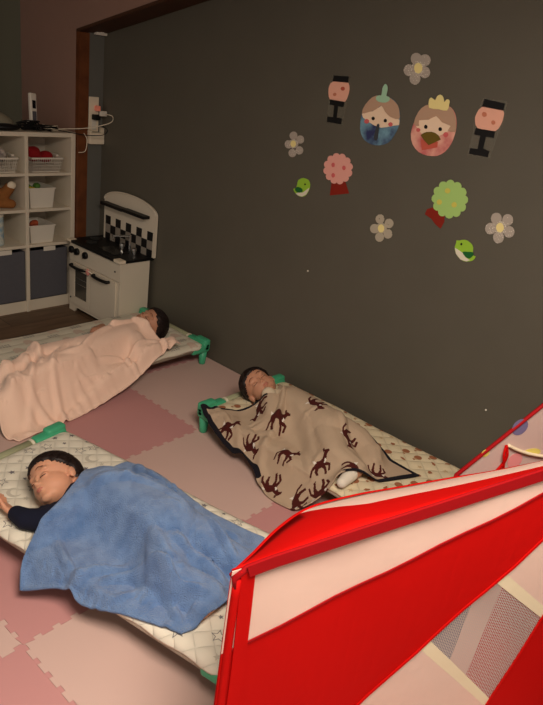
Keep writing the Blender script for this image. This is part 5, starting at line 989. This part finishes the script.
DEER = [[(-.5, .1), (-.3, .40), (.35, .36), (.64, .18), (.55, -.2), (.1, -.24), (-.4, -.2)], [(-.5, .02), (-.16, .38), (-.46, .66), (-.80, .54)], [(-.46, .64), (-.58, .82), (-1.0, .62), (-1.04, .46), (-.72, .42)],
        [(-.62, .78), (-.58, 1.02), (-.42, 1.0), (-.44, .7)],
        [(-.46, .0), (-.86, -.33), (-.70, -.8), (-.50, -.76), (-.62, -.38), (-.1, -.16)], [(-.30, -.1), (-.42, -.5), (-.38, -.98), (-.18, -.98), (-.18, -.5), (.06, -.14)],
        [(.18, -.1), (.40, -.5), (.32, -.98), (.52, -.98), (.66, -.46), (.62, -.02)], [(.38, .02), (.82, -.34), (.94, -.86), (1.08, -.82), (.98, -.28), (.6, .16)]]
DWH = [[(.5, .22), (.8, .46), (.74, .08)], [(-.56, .12), (-.42, .3), (-.28, .0), (-.42, -.04)]]
SPOTS = [(1.859,1.698),(1.857,1.551),(1.989,1.64),(1.983,1.523),(2.231,1.617),(2.114,1.434),(1.892,1.381),(1.80,1.366),(1.80,1.231),(1.916,1.227),(2.076,1.229),(2.073,1.053),(1.94,1.081),(1.85,1.16)]
ra = random.Random(6)
for k, (sx, sy) in enumerate(SPOTS):
    d = (cw3[..., 0]-sx)**2+(cw3[..., 1]-sy)**2; i, j = np.unravel_index(d.argmin(), d.shape)
    cx, cy = cen[i, j]; a = PI/2+ra.uniform(-.55, .55)+(.5 if k % 2 else -.2); s = .044*ra.uniform(.9, 1.12); f = 1 if k % 3 else -1
    X = (cen[..., 0]-cx)/s; Y = (cen[..., 1]-cy)/s; U = X*math.cos(a)+Y*math.sin(a); W_ = (-X*math.sin(a)+Y*math.cos(a))*f
    near = (abs(U) < 1.4) & (abs(W_) < 1.5)
    for P_ in DEER: fm[near & pip(P_, U, W_)] = 1
    for P_ in DWH: fm[near & pip(P_, U, W_)] = 2
nu_, nv_ = fm.shape; I, J = np.meshgrid(np.arange(nu_), np.arange(nv_), indexing='ij'); bw = 8
fm[(I < bw) & (J < nv_*.66)] = 3
fm[(J < bw) & (I < nu_*.42)] = 3
fm[(I > nu_-1-bw) & (J > nv_*.48)] = 3
fm[(J > nv_-1-bw) & (I > nu_*.35)] = 3
tw = cloth_mesh('deer_blanket', GF, hz, ['knit_beige', 'knit_brown', 'knit_white', 'knit_navy'], .005, fm)
tag(tw, 'beige knitted blanket with brown deer and navy border on the cot by the dark wall', 'blanket')
# ------------------------------------------------------------------ striped play tent
TD = Vector((.86221, -.50655, 0)); TN = Vector((.50655, .86221, 0)); TC = Vector((.75, .63, 0))
tent = thing('play_tent', 'red and white striped play tent in the right foreground', 'play tent', (1.3, .45, 0))
TR = Vector((1.3, .45, 0))
def TP(p, z, off=0): return TC+TD*p+TN*off+Vector((0, 0, z))-TR
AP, AZ = .927, .951
def billow(p, z): return -.004*math.sin(p*6+.6)*math.sin(z*7)-.002*math.sin(p*23+z*9)
def edge_hit(a):
    """distance from the apex along direction a (radians below horizontal, towards -p) to the panel border"""
    dx, dz = -math.cos(a), -math.sin(a); t = 9
    if dx < -1e-6: t = min(t, (AP-.0)/-dx)
    if dx > 1e-6: t = min(t, (AP-.0)/dx)
    if dz < -1e-6: t = min(t, (AZ-.003)/-dz)
    return t
a_top = math.atan2(AZ-.70, AP); a_b = math.atan2(AZ-.502, AP-.027); a_c = math.atan2(AZ-.261, AP-.34); a_d = math.atan2(AZ-.181, AP-.734)
def pt(p, z, off=0): return TP(p, z, off+billow(p, z))
def sector(bm, a0, a1, mi, na=10, nr=26):
    rows = []
    for i in range(na+1):
        a = a0+(a1-a0)*i/na; T = edge_hit(a)
        rows.append([bm.verts.new(pt(AP-math.cos(a)*T*j/nr, AZ-math.sin(a)*T*j/nr)) for j in range(1, nr+1)])
    for r0, r1 in zip(rows, rows[1:]):
        for j in range(nr-1): bm.faces.new((r0[j], r0[j+1], r1[j+1], r1[j])).material_index = mi
NY = ['nylon_red', 'nylon_white', 'nylon_cream', 'mesh_net', 'nylon_darkred']
b = BM()
corner = math.atan2(AZ-.003, AP)     # direction of the lower left corner
sector(b, a_top, a_b, 1); sector(b, a_b, corner, 0); sector(b, corner, a_c, 0)
# white sector with its window
def sec_w(bm, segs, na=12):
    for (c0, d0, c1, d1, mi, n) in segs:   # distances along line c and d, from apex
        rows = []
        for i in range(na+1):
            s = i/na
            def P_(tc, td):
                pc = Vector((AP-math.cos(a_c)*tc, AZ-math.sin(a_c)*tc)); pd = Vector((AP-math.cos(a_d)*td, AZ-math.sin(a_d)*td)); return pc.lerp(pd, s)
            q0, q1 = P_(c0, d0), P_(c1, d1)
            rows.append([bm.verts.new(pt(*q0.lerp(q1, j/n))) for j in range(n+1)])
        for r0, r1 in zip(rows, rows[1:]):
            for j in range(n): bm.faces.new((r0[j], r0[j+1], r1[j+1], r1[j])).material_index = mi
def dc(p, z): return math.hypot(AP-p, AZ-z)
w0, w1 = (dc(.627, .583), dc(.806, .444)), (dc(.494, .433), dc(.734, .181))
e0, e1 = (w0[0]-.030, w0[1]-.028), (w1[0]+.030, w1[1]+.026)
zc, zd = edge_hit(a_c), edge_hit(a_d)
sec_w(b, [(.02, .02, e0[0], e0[1], 1, 12), (e0[0], e0[1], w0[0], w0[1], 2, 2), (w1[0], w1[1], e1[0], e1[1], 2, 2), (e1[0], e1[1], zc, zd, 1, 8)])
sector(b, a_d, PI-a_d, 0)
sector(b, PI-a_d, PI-a_c, 1); sector(b, PI-a_c, PI-a_b, 0); sector(b, PI-a_b, PI-a_top, 1)
bmesh.ops.remove_doubles(b, verts=b.verts, dist=.0003)
fp = build('front_panel', b, NY, tent, recalc=False)
def solid(o, th=.0016):
    s = o.modifiers.new('thickness', 'SOLIDIFY'); s.thickness = th; s.offset = 0
solid(fp)
# mesh window as a part of its own
b = BM(); uvl = b.loops.layers.uv.new('uv'); na, n = 8, 8; rows = []; uvs = {}
for i in range(na+1):
    s = i/na; row = []
    for j in range(n+1):
        t_ = j/n; tc_, td_ = w0[0]+(w1[0]-w0[0])*t_, w0[1]+(w1[1]-w0[1])*t_
        pc = Vector((AP-math.cos(a_c)*tc_, AZ-math.sin(a_c)*tc_)); pd = Vector((AP-math.cos(a_d)*td_, AZ-math.sin(a_d)*td_)); q = pc.lerp(pd, s)
        v = b.verts.new(pt(q.x, q.y, .001)); uvs[v] = (q.x*1.4, q.y*1.4); row.append(v)
    rows.append(row)
for r0, r1 in zip(rows, rows[1:]):
    for j in range(n):
        f = b.faces.new((r0[j], r0[j+1], r1[j+1], r1[j]))
        for l in f.loops: l[uvl].uv = uvs[l.vert]
mw_ = build('mesh_window', b, 'mesh_net', tent, smooth=True, recalc=False); mw_['label'] = 'see-through white net window'
# seams
def ribbon(name, pts, wdt, m, par, nrm=None, th=.003):
    b = BM(); nrm = nrm or -TN; pts = [Vector(p) for p in pts]; L_ = []
    for i, p in enumerate(pts):
        d = (pts[min(i+1, len(pts)-1)]-pts[max(i-1, 0)]).normalized(); s = d.cross(nrm).normalized()*wdt/2; L_.append((p-s, p+s))
    vs = [[b.verts.new(q+nrm*k) for q in pr for k in (0, th)] for pr in L_]
    for a, c in zip(vs, vs[1:]):
        b.faces.new((a[1], a[3], c[3], c[1])); b.faces.new((a[0], c[0], c[2], a[2])); b.faces.new((a[0], a[1], c[1], c[0])); b.faces.new((a[2], c[2], c[3], a[3]))
    b.faces.new((vs[0][0], vs[0][2], vs[0][3], vs[0][1])); b.faces.new((vs[-1][0], vs[-1][1], vs[-1][3], vs[-1][2]))
    return build(name, b, m, par)
def line_pts(a, t0, T, n=16, off=-.002): return [pt(AP-math.cos(a)*(t0+(T-t0)*k/n), AZ-math.sin(a)*(t0+(T-t0)*k/n), off) for k in range(n+1)]
for a in (a_b,): ribbon('seam', line_pts(a, .05, edge_hit(a)-.01), .005, 'nylon_darkred', fp)
for a in (a_c, a_d): ribbon('seam', line_pts(a, .05, edge_hit(a)-.01), .006, 'nylon_red', fp)
# edge casing: post side and sloping top
b = BM(); pts = [pt(.012, z, -.001) for z in [.003+.68*k/16 for k in range(17)]]; tube(b, pts, .009, 10); build('post_casing', b, 'nylon_red', tent, smooth=True)
ribbon('side_binding', [pt(.026+.012*math.sin(z*4), z, -.004) for z in [.003+.70*k/20 for k in range(21)]], .028, 'nylon_red', tent)
top = [(.012, .66), (.006, .688), (.028, .708), (.08, .725)]+[(.08+(AP-.08)*k/12, .725+(AZ-.725)*k/12) for k in range(1, 13)]
b = BM(); tube(b, [TP(p, z, .0)+Vector((0, 0, -.002)) for p, z in top], [.007]*16, 12); tc1 = build('gable_casing', b, 'nylon_darkred', tent, smooth=True)
ribbon('gable_binding', [TP(p, z-.002, -.008) for p, z in top[2:]], .027, 'nylon_darkred', tent)
b = BM(); tube(b, [TP(2*AP-p, z, .0)+Vector((0, 0, -.002)) for p, z in top], .0125, 12); build('gable_casing', b, 'nylon_darkred', tent, smooth=True)
# roof strip falling away behind the gable, with its own hem
rim = [Vector((.752, .634, .69)), Vector((.837, .658, .675)), Vector((.96, .69, .662)), Vector((1.08, .70, .652)), Vector((1.207, .661, .653)), Vector((1.315, .602, .663)), Vector((1.413, .522, .693)), Vector((1.487, .425, .742)), Vector((1.58, .30, .82)), Vector((1.66, .20, .92))]
rimc = spline(rim, 6); NR = len(rimc); nb = 8; b = BM(); rows = []
for i, r_ in enumerate(rimc):
    t_ = i/(NR-1); tp = TP(AP*t_, .70+(AZ-.70)*t_, .004)+TR; ww = 1 if t_ < .30 else (1-.5*(t_-.30)/.08 if t_ < .38 else max(.02, .5-.5*(t_-.38)/.5)); fr = [ww*j/4 for j in range(5)]+[ww+(1-ww)*(j+1)/4 for j in range(4)]; rows.append([b.verts.new(tp.lerp(r_, fr[j])+Vector((0, 0, .008*math.sin(PI*fr[j])))-TR) for j in range(nb+1)])
for i in range(NR-1):
    for j in range(nb):
        white = j >= 4
        b.faces.new((rows[i][j], rows[i+1][j], rows[i+1][j+1], rows[i][j+1])).material_index = 1 if white else 0
rp = build('roof_panel', b, ['nylon_red', 'nylon_white'], tent, smooth=True); solid(rp)
b = BM(); tube(b, [r_-TR for r_ in rimc], .0045, 8); build('roof_piping', b, 'nylon_red', tent, smooth=True)
b = BM(); rows = [[b.verts.new(Vector((r_.x+.01*math.sin(i*.9)*(1-k/8), r_.y, r_.z*k/8+.003*(1-k/8)))-TR) for k in range(9)] for i, r_ in enumerate(rimc[:43])]
for i in range(len(rows)-1):
    for k in range(8): b.faces.new((rows[i][k], rows[i+1][k], rows[i+1][k+1], rows[i][k+1])).material_index = (i//9) % 2
sp_ = build('side_panel', b, ['nylon_red', 'nylon_white'], tent, smooth=True); solid(sp_)
# dotted far gable
OF = .388
dz = lambda p: .596+(p-.761)*(.812-.596)/(.985-.761)
pk = 1.22
outl = [(.761, .003), (.761, .596), (pk, dz(pk)), (2*pk-.761, .596), (2*pk-.761, .003)]
b = BM(); prism(b, [TP(p, z, OF) for p, z in outl], TN*.002); dp = build('dotted_panel', b, 'nylon_pale', tent); dp['label'] = 'pale panel with coloured dots and red piping'
b = BM(); tube(b, [TP(.761, .003, OF), TP(.761, .596, OF), TP(pk, dz(pk), OF), TP(2*pk-.761, .596, OF), TP(2*pk-.761, .003, OF)], .006, 8); build('piping', b, 'nylon_darkred', tent, smooth=True)
for p, z, r1, r2, m in ((.929, .744, .026, .026, 'dot_blue'), (.838, .664, .013, .012, 'dot_yellow'), (1.0, .657, .030, .013, 'dot_yellow'), (.948, .632, .025, .025, 'dot_pink'), (1.10, .80, .028, .028, 'dot_pink'), (1.12, .66, .028, .028, 'dot_blue'), (1.22, .74, .028, .028, 'dot_yellow'), (.86, .52, .028, .028, 'dot_pink')):
    b = BM(); prism(b, [TP(p+r1*math.cos(2*PI*k/22), z+r2*math.sin(2*PI*k/22), OF-.0006) for k in range(22)], -TN*.0008); build('dot', b, m, dp)
b = BM(); tube(b, spline([TP(.898, .688, OF-.004), TP(.906, .66, OF-.010), TP(.903, .63, OF-.008), TP(.888, .60, OF-.006), TP(.88, .585, OF-.006)], 5), .0045, 8); tube(b, spline([TP(.898, .688, OF-.004), TP(.893, .66, OF-.012), TP(.903, .63, OF-.012), TP(.915, .59, OF-.006)], 5), .0035, 8); build('tie_strap', b, 'nylon_red', dp, smooth=True)
b = BM(); tube(b, spline([TP(.905, .688, OF-.004), TP(.94, .672, OF-.006), TP(.99, .655, OF-.006), TP(1.06, .64, OF-.006)], 5), .005, 8); build('window_binding', b, 'nylon_cream', dp, smooth=True)
# inner curtain seen through the net
b = BM()
for pts_, mi in (([(.28, .70), (.678, .60), (.642, .02), (.28, .02)], 0), ([(.678, .60), (.753, .60), (.713, .02), (.642, .02)], 1), ([(.753, .60), (1.15, .70), (1.15, .02), (.713, .02)], 2)):
    prism(b, [TP(p, z, .09) for p, z in pts_], TN*.0015, mi)
build('inner_curtain', b, ['nylon_inner_blue', 'nylon_white', 'nylon_red'], tent)
